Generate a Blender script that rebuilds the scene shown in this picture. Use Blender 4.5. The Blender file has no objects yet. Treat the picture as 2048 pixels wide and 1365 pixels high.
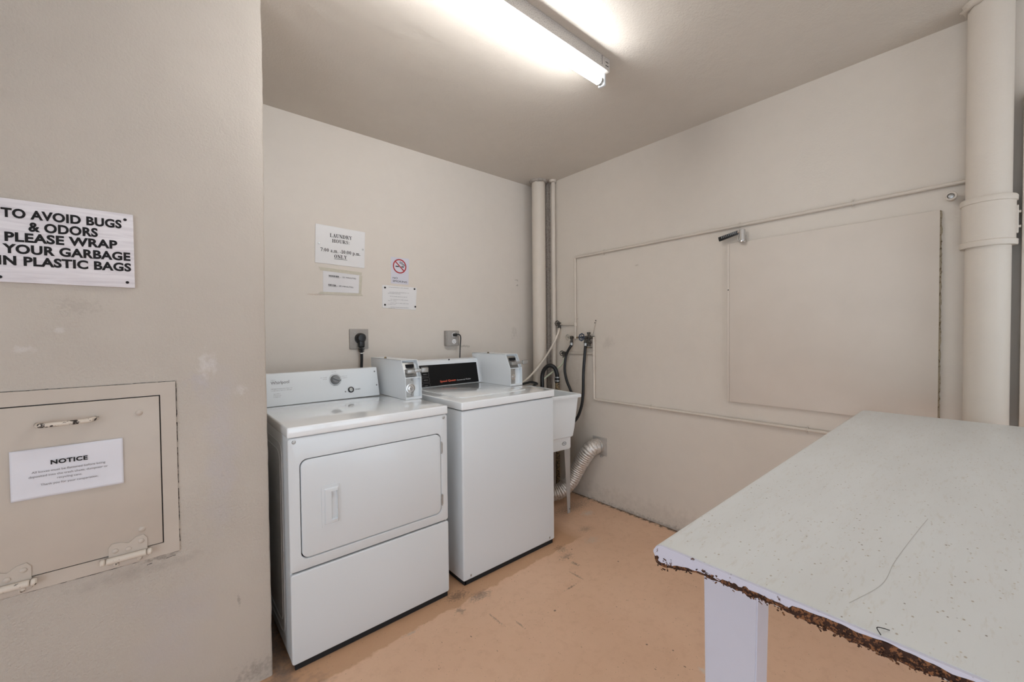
import bpy, bmesh, math, random
from mathutils import Vector, Matrix, noise
random.seed(7)
PI = math.pi
SC = bpy.context.scene
COL = SC.collection

# ------------------------------------------------------------------ camera
FPX = 819.52                       # focal length in pixels of a 2048 px wide frame
CR = Vector((0.757673403, -0.652565476, -0.009450603))
CD = Vector((-0.020658840, -0.009507850, -0.999741373))
CF = Vector((0.652306850, 0.757672687, -0.020685091))
CAM = Vector((0.0, 0.0, 1.30))
cd = bpy.data.cameras.new('camera')
cd.sensor_width = 36.0
cd.lens = FPX / 2048.0 * 36.0
cd.clip_start = 0.02
cam = bpy.data.objects.new('camera', cd)
COL.objects.link(cam)
m = Matrix.Identity(4)
for i in range(3):
    m[i][0] = CR[i]; m[i][1] = -CD[i]; m[i][2] = -CF[i]; m[i][3] = CAM[i]
cam.matrix_world = m
SC.camera = cam

# ------------------------------------------------------------------ world, exposure
world = bpy.data.worlds.new('world'); SC.world = world
world.use_nodes = True
world.node_tree.nodes['Background'].inputs[0].default_value = (0.88, 1.0, 1.13, 1)
SC.view_settings.view_transform = 'Standard'
SC.view_settings.look = 'None'
SC.view_settings.gamma = 1
SC.view_settings.use_curve_mapping = False
SC.view_settings.exposure = 0.05
TUBE_POWER = 46.0                  # emission of the ceiling tube in view
SKY = 2.4                          # fill daylight through wall openings added out of view
world.node_tree.nodes['Background'].inputs[1].default_value = SKY

# ------------------------------------------------------------------ room dimensions
YB = 2.585      # back wall
XR = 2.525      # right wall
YL = 1.769      # face of the wall block on the left
XE = 0.303      # its corner
ZC = 2.557      # ceiling
XW = -1.9       # far left side of the room
YN = -2.6       # wall behind the photographer


def W(px, py, ax, val):
    """point of the plane (axis ax = val) met by the sight line measured at photo point px, py"""
    d = CR * ((px - 1024) / FPX) + CD * ((py - 682.5) / FPX) + CF
    return CAM + d * ((val - CAM[ax]) / d[ax])


# ------------------------------------------------------------------ materials
def srgb(r, g, b):
    f = lambda c: (c / 255 / 12.92) if c / 255 <= 0.04045 else ((c / 255 + 0.055) / 1.055) ** 2.4
    return (f(r), f(g), f(b), 1)


class NT:
    def __init__(self, name):
        self.m = bpy.data.materials.new(name); self.m.use_nodes = True
        self.t = self.m.node_tree; self.n = self.t.nodes; self.l = self.t.links
        self.b = self.n['Principled BSDF']
        self.tc = self.n.new('ShaderNodeTexCoord')

    def link(self, a, b): self.l.new(a, b)

    def geo(self):
        """object space is world space here: every mesh is modelled around its thing's base"""
        if not hasattr(self, '_g'):
            self._g = self.n.new('ShaderNodeNewGeometry').outputs['Position']
        return self._g

    def noise(self, scale, detail=4, rough=.55, vec=None, dist=0):
        n = self.n.new('ShaderNodeTexNoise')
        n.inputs['Scale'].default_value = scale; n.inputs['Detail'].default_value = detail
        n.inputs['Roughness'].default_value = rough; n.inputs['Distortion'].default_value = dist
        self.link(vec or self.tc.outputs['Object'], n.inputs['Vector'])
        return n.outputs['Fac']

    def mapping(self, scale=(1, 1, 1), rot=(0, 0, 0), vec=None):
        n = self.n.new('ShaderNodeMapping')
        n.inputs['Scale'].default_value = scale; n.inputs['Rotation'].default_value = rot
        self.link(vec or self.tc.outputs['Object'], n.inputs['Vector'])
        return n.outputs['Vector']

    def vor(self, scale, vec=None, feature='F1', rand=1.0):
        n = self.n.new('ShaderNodeTexVoronoi'); n.feature = feature
        n.inputs['Scale'].default_value = scale
        n.inputs['Randomness'].default_value = rand
        self.link(vec or self.tc.outputs['Object'], n.inputs['Vector'])
        return n.outputs['Distance']

    def ramp(self, fac, a, b, va=0.0, vb=1.0):
        n = self.n.new('ShaderNodeMapRange'); n.clamp = True
        n.inputs['From Min'].default_value = a; n.inputs['From Max'].default_value = b
        n.inputs['To Min'].default_value = va; n.inputs['To Max'].default_value = vb
        self.link(fac, n.inputs['Value']); return n.outputs['Result']

    def math(self, op, a, b=None):
        n = self.n.new('ShaderNodeMath'); n.operation = op
        for i, v in enumerate((a, b)):
            if v is None: continue
            if isinstance(v, (int, float)): n.inputs[i].default_value = v
            else: self.link(v, n.inputs[i])
        return n.outputs[0]

    def mix(self, fac, c1, c2):
        n = self.n.new('ShaderNodeMix'); n.data_type = 'RGBA'
        if isinstance(fac, (int, float)): n.inputs[0].default_value = fac
        else: self.link(fac, n.inputs[0])
        for i, c in ((6, c1), (7, c2)):
            if isinstance(c, tuple): n.inputs[i].default_value = c
            else: self.link(c, n.inputs[i])
        return n.outputs[2]

    def color(self, c):
        if isinstance(c, tuple): self.b.inputs['Base Color'].default_value = c
        else: self.link(c, self.b.inputs['Base Color'])

    def bump(self, h, strength=.3, dist=.002, prev=None):
        n = self.n.new('ShaderNodeBump')
        n.inputs['Strength'].default_value = strength; n.inputs['Distance'].default_value = dist
        self.link(h, n.inputs['Height'])
        if prev: self.link(prev, n.inputs['Normal'])
        self.link(n.outputs['Normal'], self.b.inputs['Normal'])
        return n.outputs['Normal']

    def spot(self, c, centre, radii, col, amount=1.0, nscale=40, edge=.5):
        """a worn patch or smear with a ragged outline at a fixed place on the surface"""
        v = self.n.new('ShaderNodeVectorMath'); v.operation = 'SUBTRACT'
        self.link(self.geo(), v.inputs[0]); v.inputs[1].default_value = centre
        d = self.n.new('ShaderNodeVectorMath'); d.operation = 'DIVIDE'
        self.link(v.outputs[0], d.inputs[0]); d.inputs[1].default_value = radii
        l = self.n.new('ShaderNodeVectorMath'); l.operation = 'LENGTH'
        self.link(d.outputs[0], l.inputs[0])
        ns = self.noise(nscale, 3, .6, self.geo())
        n2 = self.noise(nscale * 4, 3, .7, self.geo())
        s = self.math('ADD', l.outputs['Value'], self.ramp(ns, .3, .7, -edge, edge))
        f = self.math('MULTIPLY', self.ramp(s, .35, 1.25, amount, 0), self.ramp(n2, .3, .65, .35, 1))
        return self.mix(f, c, col)


def plain(name, col, rough=.5, metal=0.0, coat=0.0, nz=0.0, nscale=60, bump=0.0, bscale=300):
    t = NT(name)
    if nz:
        f = t.noise(nscale)
        dk = tuple(c * (1 - nz) for c in col[:3]) + (1,)
        t.color(t.mix(t.ramp(f, .3, .7), dk, col))
    else:
        t.color(col)
    t.b.inputs['Roughness'].default_value = rough
    t.b.inputs['Metallic'].default_value = metal
    t.b.inputs['Coat Weight'].default_value = coat
    t.b.inputs['Coat Roughness'].default_value = .08
    if bump: t.bump(t.noise(bscale, 3), bump, .001)
    return t.m


BEIGE = srgb(205, 194, 181)


def wall_mat(name, base, bumpy, spots=(), mott=.06, chips=.0):
    t = NT(name); g = t.geo()
    big = t.ramp(t.noise(1.7, 3, .5, g), .3, .7)
    c = t.mix(big, tuple(x * (1 - mott) for x in base[:3]) + (1,), base)
    fine = t.ramp(t.noise(14, 5, .6, g), .42, .72)
    c = t.mix(t.math('MULTIPLY', fine, .25), c, tuple(x * .90 for x in base[:3]) + (1,))
    for s in spots: c = t.spot(c, *s)
    if chips:
        sp = t.ramp(t.vor(9, g), .0, .012 * chips + .008, 1, 0)
        c = t.mix(t.math('MULTIPLY', sp, .75), c, srgb(70, 60, 52))
    t.color(c)
    t.b.inputs['Roughness'].default_value = .5
    t.b.inputs['Specular IOR Level'].default_value = .4
    area = t.ramp(t.noise(2.2, 2, .5, g), .35, .62, .25, 1)
    h = t.math('MULTIPLY', t.noise(130, 5, .6, g, .1), area)
    n1 = t.bump(t.noise(7, 4, .5, g, .8), .5 * bumpy, .012)
    t.bump(h, .9 * bumpy, .006, n1)
    return t.m


WHT = srgb(214, 208, 204)
LIL = srgb(186, 180, 184)
DRT = srgb(108, 97, 86)
left_spots = [
    ((.116, YL, 1.19), (.016, .3, .05), WHT, .75, 60, .6),
    ((.14, YL, 1.20), (.012, .3, .035), WHT, .7, 70, .6),
    ((.10, YL, 1.14), (.03, .3, .03), LIL, .6, 50, .5),
    ((.221, YL, 1.10), (.018, .3, .018), WHT, .6, 90, .6),
    ((-.291, YL, 1.265), (.022, .3, .010), WHT, .7, 80, .5),
    ((-.219, YL, 1.321), (.010, .3, .010), WHT, .7, 90, .6),
    ((.16, YL, .90), (.05, .3, .28), LIL, .45, 14, .6),
    ((.02, YL, .33), (.10, .3, .16), LIL, .3, 12, .6),
    ((-.06, YL, .545), (.16, .3, .02), DRT, .22, 30, .7),
    ((-.01, YL, .57), (.035, .3, .006), DRT, .6, 90, .8),
    ((.25, YL, .05), (.06, .3, .03), DRT, .45, 60, .9),
    ((-.177, YL, 1.39), (.05, .3, .02), srgb(150, 138, 126), .3, 120, .9),
    ((.20, YL, .33), (.004, .3, .02), DRT, .5, 90, .9),
]
M = {}
M['wall_left'] = wall_mat('plaster_left', srgb(195, 185, 174), .8, left_spots, .05, .6)
right_spots = [
    ((XR, 1.25, .0), (.3, .75, .022), srgb(96, 84, 72), .6, 60, .9),
    ((XR, 1.84, 1.215), (.3, .05, .045), srgb(160, 148, 138), .3, 30, .5),
    ((XR, 1.30, .03), (.3, 1.2, .10), srgb(176, 166, 154), .4, 25, .5),
    ((XR, 2.15, 1.0), (.3, .12, .35), srgb(168, 146, 122), .25, 10, .8),
    ((XR, 1.60, 1.76), (.3, .02, .006), srgb(150, 130, 112), .5, 90, .6),
]
M['wall_right'] = wall_mat('plaster_right', srgb(220, 210, 198), .22, right_spots, .04, .4)
back_spots = [
    ((.70, YB, 1.535), (.05, .3, .005), srgb(190, 168, 150), .8, 60, .3),
    ((2.25, YB, 1.30), (.03, .3, .04), srgb(150, 138, 126), .3, 50, .9),
    ((1.75, YB, 1.20), (.04, .3, .01), srgb(120, 105, 92), .5, 90, .9),
]
M['wall_back'] = wall_mat('plaster_back', srgb(220, 211, 201), .16, back_spots, .03, .4)
M['ceiling'] = wall_mat('plaster_ceiling', srgb(213, 204, 193), .5, (), .06, .35)
M['paint'] = wall_mat('beige_gloss_paint', srgb(216, 205, 192), .25, (), .05, .5)
M['paint_metal'] = plain('beige_metal_paint', srgb(196, 184, 172), .42, nz=.06, nscale=9, bump=.1)
M['paint_trim'] = plain('beige_board_paint', srgb(218, 207, 195), .55, nz=.05, nscale=5, bump=.06, bscale=120)


def chipped(name, base, dark, amount, scale=70, rough=.45, stretch=(1, 1, 1)):
    t = NT(name); v = t.mapping(stretch)
    f = t.ramp(t.noise(scale, 5, .65, v), amount, amount + .03)
    t.color(t.mix(f, base, dark)); t.b.inputs['Roughness'].default_value = rough
    t.bump(t.math('SUBTRACT', 1.0, f), .4, .0008)
    return t.m


M['chip_light'] = chipped('chipped_cream_paint', srgb(214, 203, 190), srgb(52, 44, 38), .63, 55)
M['chip_heavy'] = chipped('heavily_chipped_cream_paint', srgb(216, 204, 190), srgb(44, 36, 32), .55, 60)
M['channel'] = chipped('speckled_enamel', srgb(198, 191, 184), srgb(112, 104, 98), .555, 300, .45)


def floor_mat():
    t = NT('painted_concrete'); g = t.geo()
    A = srgb(230, 191, 160); B = srgb(220, 180, 149)
    c = t.mix(t.ramp(t.noise(1.6, 4, .6, g), .32, .68), A, B)
    c = t.mix(t.math('MULTIPLY', t.ramp(t.noise(22, 5, .65, g), .5, .75), .35), c, srgb(196, 152, 122))
    # older, darker coat left along the machines
    sx = t.n.new('ShaderNodeSeparateXYZ'); t.link(g, sx.inputs[0])
    wob = t.ramp(t.noise(9, 4, .6, g), .3, .7, -.018, .018)
    edge = t.math('ADD', t.math('SUBTRACT', sx.outputs['Y'], t.math('MULTIPLY', sx.outputs['X'], .035)), wob)
    lim = t.ramp(sx.outputs['X'], 1.95, 2.05, 1, 0)
    c = t.mix(t.math('MULTIPLY', t.math('MULTIPLY', t.ramp(edge, 1.592, 1.604), lim), .75), c, srgb(192, 147, 110))
    # dirt that gathered along the wall joint, ragged
    dj = t.math('ADD', sx.outputs['X'], t.ramp(t.noise(38, 6, .75, g), .3, .7, -.035, .03))
    c = t.mix(t.math('MULTIPLY', t.ramp(dj, XR - .030, XR - .012), .85), c, srgb(70, 55, 46))
    dk = srgb(70, 60, 54)
    for s in [((1.176, 1.627, 0), (.055, .03, .3), srgb(118, 104, 94), .85, 90, .6),
              ((1.04, 1.60, 0), (.022, .02, .3), srgb(105, 92, 82), .7, 60, .7),
              ((1.09, 1.70, 0), (.05, .03, .3), srgb(86, 72, 62), .8, 90, .8),
              ((1.741, 1.499, 0), (.010, .026, .3), dk, .85, 90, .8),
              ((1.76, 1.58, 0), (.045, .022, .3), srgb(120, 100, 86), .7, 70, .9),
              ((1.80, 1.66, 0), (.035, .035, .3), srgb(96, 82, 64), .6, 90, 1.0),
              ((1.563, 1.373, 0), (.04, .005, .3), dk, .85, 90, .9),
              ((1.66, 1.42, 0), (.006, .04, .3), dk, .7, 110, .8),
              ((1.373, 1.306, 0), (.007, .005, .3), srgb(30, 24, 22), 1, 60, .2),
              ((1.19, 1.346, 0), (.004, .03, .3), dk, .7, 120, .9),
              ((1.13, 1.44, 0), (.005, .05, .3), dk, .6, 120, 1.0),
              ((2.30, 1.86, 0), (.05, .03, .3), srgb(214, 204, 194), .7, 70, .8),
              ((2.30, 2.00, 0), (.16, .06, .3), dk, .6, 110, 1.0),
              ((2.10, 1.72, 0), (.05, .03, .3), dk, .45, 120, 1.0),
              ((2.02, 1.60, 0), (.05, .03, .3), srgb(205, 190, 176), .5, 70, .9),
              ((1.55, .70, 0), (.012, .014, .3), srgb(216, 208, 200), .8, 70, .5),
              ((.42, 1.55, 0), (.05, .12, .3), srgb(128, 110, 96), .45, 30, .9),
              ((.32, 1.74, 0), (.05, .06, .3), srgb(110, 95, 84), .6, 40, .9),
              ((.33, 2.10, 0), (.075, .42, .3), srgb(104, 104, 104), .95, 30, .3),  # bare grey concrete beside the dryer, with its shade painted in
              ((.80, 1.62, 0), (.03, .008, .3), srgb(170, 160, 150), .7, 90, .9)]:
        c = t.spot(c, *s)
    for sc, lo, st, am in ((11, .05, (1, 1, 1), .8), (26, .07, (1, 2.2, 1), .55), (7, .03, (2.4, 1, 1), .8), (44, .10, (1, 1.6, 1), .7), (19, .05, (2.0, 1, 1), .75)):
        v = t.mapping(st, (0, 0, .6), g)
        d = t.math('ADD', t.vor(sc, v), t.ramp(t.noise(30, 2, .5, g), .3, .7, -.04, .06))
        c = t.mix(t.math('MULTIPLY', t.ramp(d, lo * .4, lo, 1, 0), am), c, srgb(92, 70, 56))
    t.color(c)
    t.b.inputs['Roughness'].default_value = .55
    t.bump(t.noise(30, 6, .6, g), .35, .003)
    return t.m


M['floor'] = floor_mat()


def laminate():
    t = NT('speckled_laminate'); g = t.geo()
    c = t.mix(t.ramp(t.noise(3, 4, .6, t.mapping((1, 4, 1), (0, 0, .3), g)), .3, .7), srgb(223, 225, 224), srgb(216, 217, 215))
    c = t.mix(t.math('MULTIPLY', t.ramp(t.noise(26, 5, .7, t.mapping((1, 5, 1), (0, 0, .3), g)), .55, .75), .5), c, srgb(196, 188, 172))
    for sc, lo, col, am in ((42, .11, srgb(150, 130, 100), .7), (23, .058, srgb(104, 92, 78), .85), (60, .13, srgb(176, 160, 130), .6), (34, .070, srgb(110, 94, 76), .85)):
        v = t.mapping((1, 1.5, 1), (0, 0, .5), g)
        c = t.mix(t.math('MULTIPLY', t.ramp(t.vor(sc, v), lo * .5, lo, 1, 0), am), c, col)
    t.color(c)
    t.b.inputs['Roughness'].default_value = .42
    t.bump(t.noise(9, 3, .5, g), .12, .004)
    return t.m


M['laminate'] = laminate()
M['edge_paint'] = chipped('flaking_lilac_white_paint', srgb(208, 206, 220), srgb(84, 50, 32), .635, 45, .6, (1, 1, 1))
M['chipboard'] = chipped('crumbling_particle_board', srgb(58, 34, 22), srgb(134, 88, 56), .52, 210, .9)
M['leg_paint'] = plain('lilac_white_leg_paint', srgb(204, 203, 215), .5, nz=.04, nscale=12, bump=.06)
M['enamel'] = plain('white_enamel', srgb(221, 225, 228), .30, coat=.35)
M['enamel_top_lit'] = plain('white_enamel_lid_lit', srgb(240, 243, 245), .12, coat=1.0)  # same enamel made lighter: the brighter light on top faces is painted in
M['enamel_rough'] = plain('white_powder_coat', srgb(228, 232, 235), .40, coat=.1, bump=.03, bscale=600)
M['gap'] = plain('dark_recess', srgb(26, 26, 28), .8)
M['tub'] = plain('white_molded_plastic', srgb(236, 240, 242), .38)
M['tub_leg'] = plain('grey_painted_steel', srgb(176, 172, 168), .45, metal=.2)
M['black'] = plain('black_plastic', srgb(20, 20, 21), .32)
M['rubber'] = plain('black_rubber', srgb(24, 25, 27), .38, nz=.3, nscale=200)
M['glass'] = plain('black_control_glass', srgb(5, 5, 6), .5)
M['glass'].node_tree.nodes['Principled BSDF'].inputs['Specular IOR Level'].default_value = .25
M['chrome'] = plain('chrome', srgb(215, 215, 215), .18, metal=1)
M['steel'] = plain('brushed_steel', srgb(178, 178, 176), .38, metal=.85, bump=.05)
M['brass'] = chipped('tarnished_brass', srgb(150, 128, 92), srgb(52, 46, 40), .50, 120, .45)
M['valve_dark'] = chipped('corroded_valve_metal', srgb(60, 56, 50), srgb(140, 130, 112), .60, 140, .5)
M['valve_cream'] = plain('cream_handwheel_paint', srgb(196, 188, 174), .5, nz=.35, nscale=150)
M['valve_blue'] = plain('blue_grey_handwheel_paint', srgb(62, 78, 98), .5, nz=.5, nscale=150)
M['white_hose'] = plain('cream_hose', srgb(222, 212, 198), .45)
M['green_hose'] = plain('pale_green_hose', srgb(206, 210, 186), .45)
M['paper'] = plain('white_paper', srgb(228, 226, 228), .75, nz=.03, nscale=8, bump=.08, bscale=14)
M['paper_wrinkled'] = plain('wrinkled_paper', srgb(226, 224, 230), .75, nz=.05, nscale=9, bump=.5, bscale=16)
M['plastic_sign'] = plain('white_sign_plastic', srgb(228, 226, 226), .35)
M['sticker'] = plain('iridescent_sticker', srgb(214, 212, 222), .25)
M['tape'] = plain('aged_clear_tape', srgb(208, 201, 184), .25, nz=.12, nscale=50)
M['ink'] = plain('black_ink', srgb(17, 15, 17), .85)
M['ink_grey'] = plain('grey_print', srgb(126, 124, 126), .6)
M['ink_pale'] = plain('pale_grey_print', srgb(168, 167, 168), .6)
M['scratch'] = plain('pale_scratch', srgb(186, 184, 178), .6)
M['ink_red'] = plain('red_ink', srgb(176, 34, 40), .5)
M['ink_orange'] = plain('orange_red_lettering', srgb(214, 96, 72), .5)
M['ink_white'] = plain('white_lettering', srgb(226, 226, 226), .5)
M['outlet'] = plain('grey_outlet_plastic', srgb(168, 162, 156), .5, nz=.1, nscale=80)
M['knob'] = plain('grey_knob_plastic', srgb(128, 130, 132), .45)
M['concrete'] = plain('rough_grey_mortar', srgb(182, 172, 162), .9, nz=.45, nscale=70, bump=.8, bscale=90)
M['raw_edge'] = chipped('raw_board_edge', srgb(196, 184, 160), srgb(128, 112, 86), .55, 70, .9)
M['vent_metal'] = plain('galvanised_plate', srgb(196, 188, 180), .5, metal=.15, nz=.15, nscale=40)


def foil():
    t = NT('crinkled_foil')
    t.color(t.mix(t.ramp(t.noise(60, 4), .35, .65), srgb(196, 188, 180), srgb(228, 222, 216)))
    t.b.inputs['Metallic'].default_value = .6; t.b.inputs['Roughness'].default_value = .36
    t.bump(t.noise(120, 5, .7), .45, .002)
    return t.m


M['foil'] = foil()


def wood_sign():
    t = NT('white_painted_wood')
    v = t.mapping((2.2, 1, 26), (0, .04, 0))
    w = t.noise(3.2, 3, .5, v, 1.2)
    c = t.mix(t.ramp(w, .35, .62), srgb(214, 208, 212), srgb(230, 225, 228))
    t.color(c); t.b.inputs['Roughness'].default_value = .5
    t.bump(w, .5, .0015)
    return t.m


M['wood_sign'] = wood_sign()


def emit(name, col, s):
    t = NT(name); t.color((1, 1, 1, 1))
    t.b.inputs['Emission Color'].default_value = col
    t.b.inputs['Emission Strength'].default_value = s
    return t.m


M['tube'] = emit('fluorescent_glow', (.97, 1.0, 1.02, 1), TUBE_POWER)

# ------------------------------------------------------------------ mesh helpers


def newbm(): return bmesh.new()


def box(bm, x0, x1, y0, y1, z0, z1, bev=0.0, seg=2, rot=None):
    g = bmesh.ops.create_cube(bm, size=1)
    vs = g['verts']
    for v in vs:
        v.co = Vector(((x0 + x1) / 2 + v.co.x * (x1 - x0), (y0 + y1) / 2 + v.co.y * (y1 - y0), (z0 + z1) / 2 + v.co.z * (z1 - z0)))
        if rot: v.co = rot @ v.co
    if bev:
        es = list({e for v in vs for e in v.link_edges})
        bmesh.ops.bevel(bm, geom=es, offset=bev, segments=seg, profile=.5, affect='EDGES')
    return bm


def prism(bm, pts, d, bev=0.0, seg=2):
    """closed outline pts swept by vector d"""
    d = Vector(d)
    a = [bm.verts.new(Vector(p)) for p in pts]
    b = [bm.verts.new(Vector(p) + d) for p in pts]
    n = len(pts); fs = [bm.faces.new(a[::-1]), bm.faces.new(b)]
    for i in range(n):
        fs.append(bm.faces.new((a[i], a[(i + 1) % n], b[(i + 1) % n], b[i])))
    bmesh.ops.recalc_face_normals(bm, faces=fs)
    if bev:
        es = list({e for f in fs for e in f.edges})
        bmesh.ops.bevel(bm, geom=es, offset=bev, segments=seg, profile=.5, affect='EDGES')
    return bm


def rrect(c, ux, uy, hw, hh, r, n=6):
    c = Vector(c); ux = Vector(ux); uy = Vector(uy); o = []
    for cx, cy, a0 in ((hw - r, hh - r, 0), (-hw + r, hh - r, 90), (-hw + r, -hh + r, 180), (hw - r, -hh + r, 270)):
        for k in range(n + 1):
            a = math.radians(a0 + 90 * k / n)
            o.append(c + ux * (cx + r * math.cos(a)) + uy * (cy + r * math.sin(a)))
    return o


def smooth_path(pts, n=8):
    P = [Vector(p) for p in pts]
    P = [P[0] * 2 - P[1]] + P + [P[-1] * 2 - P[-2]]
    out = []
    for i in range(1, len(P) - 2):
        for k in range(n):
            t = k / n
            out.append(.5 * ((2 * P[i]) + (P[i + 1] - P[i - 1]) * t + (2 * P[i - 1] - 5 * P[i] + 4 * P[i + 1] - P[i + 2]) * t * t + (3 * P[i] - P[i - 1] - 3 * P[i + 1] + P[i + 2]) * t ** 3))
    out.append(P[-2]); return out


def tube(bm, pts, r, seg=12, smooth=0, cap=True, rf=None):
    P = smooth_path(pts, smooth) if smooth else [Vector(p) for p in pts]
    n = len(P); rings = []
    t0 = (P[1] - P[0]).normalized()
    up = Vector((0, 0, 1)) if abs(t0.z) < .9 else Vector((1, 0, 0))
    nrm = (up - t0 * up.dot(t0)).normalized()
    for i in range(n):
        t = (P[min(i + 1, n - 1)] - P[max(i - 1, 0)]).normalized()
        nrm = (nrm - t * nrm.dot(t)).normalized(); bn = t.cross(nrm)
        rr = rf(i / (n - 1)) if rf else r
        k = 1.0
        if 0 < i < n - 1 and not smooth:
            a = (P[i] - P[i - 1]).normalized(); b = (P[i + 1] - P[i]).normalized()
            k = 1.0
        rings.append([bm.verts.new(P[i] + (nrm * math.cos(2 * PI * j / seg) + bn * math.sin(2 * PI * j / seg)) * rr * k) for j in range(seg)])
    for i in range(n - 1):
        for j in range(seg):
            bm.faces.new((rings[i][j], rings[i][(j + 1) % seg], rings[i + 1][(j + 1) % seg], rings[i + 1][j]))
    if cap:
        bm.faces.new(rings[0][::-1]); bm.faces.new(rings[-1])
    return bm


def rounded(pts, r=.015, n=5):
    """polyline with its corners rounded"""
    P = [Vector(p) for p in pts]; o = [P[0]]
    for i in range(1, len(P) - 1):
        a = P[i] + (P[i - 1] - P[i]).normalized() * r; b = P[i] + (P[i + 1] - P[i]).normalized() * r
        for k in range(n + 1):
            t = k / n
            o.append(a * (1 - t) ** 2 + P[i] * 2 * t * (1 - t) + b * t * t)
    o.append(P[-1]); return o


def cyl(bm, a, b, r, r2=None, seg=24, bev=0):
    a = Vector(a); b = Vector(b); r2 = r if r2 is None else r2
    t = (b - a).normalized()
    up = Vector((0, 0, 1)) if abs(t.z) < .9 else Vector((1, 0, 0))
    n = (up - t * up.dot(t)).normalized(); c = t.cross(n); L = (b - a).length
    prof = [(0, r), (L, r2)] if not bev else [(0, r - bev), (bev, r), (L - bev, r2), (L, r2 - bev)]
    rings = [[bm.verts.new(a + t * h + (n * math.cos(2 * PI * j / seg) + c * math.sin(2 * PI * j / seg)) * q) for j in range(seg)] for h, q in prof]
    for i in range(len(rings) - 1):
        for j in range(seg):
            bm.faces.new((rings[i][j], rings[i][(j + 1) % seg], rings[i + 1][(j + 1) % seg], rings[i + 1][j]))
    bm.faces.new(rings[0][::-1]); bm.faces.new(rings[-1])
    return bm


def lathe(bm, a, axis, prof, seg=32):
    """prof: list of (height, radius) along axis from a"""
    a = Vector(a); t = Vector(axis).normalized()
    up = Vector((0, 0, 1)) if abs(t.z) < .9 else Vector((1, 0, 0))
    n = (up - t * up.dot(t)).normalized(); c = t.cross(n)
    rings = []
    for h, q in prof:
        if q <= 1e-6: rings.append([bm.verts.new(a + t * h)])
        else: rings.append([bm.verts.new(a + t * h + (n * math.cos(2 * PI * j / seg) + c * math.sin(2 * PI * j / seg)) * q) for j in range(seg)])
    for i in range(len(rings) - 1):
        A, B = rings[i], rings[i + 1]
        for j in range(seg):
            k = (j + 1) % seg
            if len(A) == 1 and len(B) == 1: continue
            if len(A) == 1: bm.faces.new((A[0], B[k], B[j]))
            elif len(B) == 1: bm.faces.new((A[j], A[k], B[0]))
            else: bm.faces.new((A[j], A[k], B[k], B[j]))
    return bm


def torus(bm, c, axis, R, r, seg=28, s2=8):
    prof = [(math.sin(2 * PI * k / s2) * r, R + math.cos(2 * PI * k / s2) * r) for k in range(s2 + 1)]
    return lathe(bm, c, axis, prof, seg)


def obj(name, bm, mat, parent=None, origin=None, sharp=35, flat=False):
    bmesh.ops.remove_doubles(bm, verts=bm.verts, dist=1e-6)
    bmesh.ops.recalc_face_normals(bm, faces=bm.faces)
    base = Vector((0, 0, 0))
    if parent is not None:
        q = parent
        while q is not None:
            base += q.location; q = q.parent
    elif origin is not None:
        base = Vector(origin)
    for v in bm.verts: v.co -= base
    me = bpy.data.meshes.new(name); bm.to_mesh(me); bm.free()
    for mm in (mat if isinstance(mat, (list, tuple)) else [mat]):
        me.materials.append(M[mm] if isinstance(mm, str) else mm)
    if not flat:
        me.polygons.foreach_set('use_smooth', [True] * len(me.polygons))
        me.set_sharp_from_angle(angle=math.radians(sharp))
    o = bpy.data.objects.new(name, me); COL.objects.link(o)
    if parent is not None: o.parent = parent
    elif origin is not None: o.location = base
    return o


def thing(name, loc, label, cat, group=None):
    o = bpy.data.objects.new(name, None); COL.objects.link(o)
    o.location = loc; o.empty_display_size = .05
    return tag(o, label, cat, group)


def tag(o, label, cat, group=None):
    o['label'] = label; o['category'] = cat
    if group: o['group'] = group
    return o


def struct(name, bm, mat, **k):
    o = obj(name, bm, mat, **k); o['kind'] = 'structure'; return o


# ------------------------------------------------------------------ lettering
def glyphs(s, bold=0.0, spacing=1.0):
    cu = bpy.data.curves.new('txt', 'FONT'); cu.body = s; cu.size = 1
    cu.offset = bold; cu.space_character = spacing; cu.resolution_u = 4
    o = bpy.data.objects.new('txt', cu); COL.objects.link(o)
    dg = bpy.context.evaluated_depsgraph_get(); dg.update()
    me = bpy.data.meshes.new_from_object(o.evaluated_get(dg))
    bpy.data.objects.remove(o); bpy.data.curves.remove(cu)
    return me


CAP = .73


def text_to(bm, s, a, b, h, up=(0, 0, 1), lift=(0, -.0008, 0), bold=0.0, spacing=1.0):
    """write s from a (left end of the baseline) to b (right end), cap height h"""
    me = glyphs(s, bold, spacing)
    xs = [v.co.x for v in me.vertices]
    if not xs: return
    x0, x1 = min(xs), max(xs); a = Vector(a); b = Vector(b); up = Vector(up); lift = Vector(lift)
    vs = [bm.verts.new(a + (b - a) * ((v.co.x - x0) / (x1 - x0)) + up * (v.co.y / CAP * h) + lift) for v in me.vertices]
    for p in me.polygons:
        try: bm.faces.new([vs[i] for i in p.vertices])
        except ValueError: pass
    bpy.data.meshes.remove(me)


def lettering(parent, lines, mat, name='lettering', **k):
    for l in lines:
        bm = newbm(); text_to(bm, *l, **k); obj(name, bm, mat, parent, flat=True)


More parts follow.
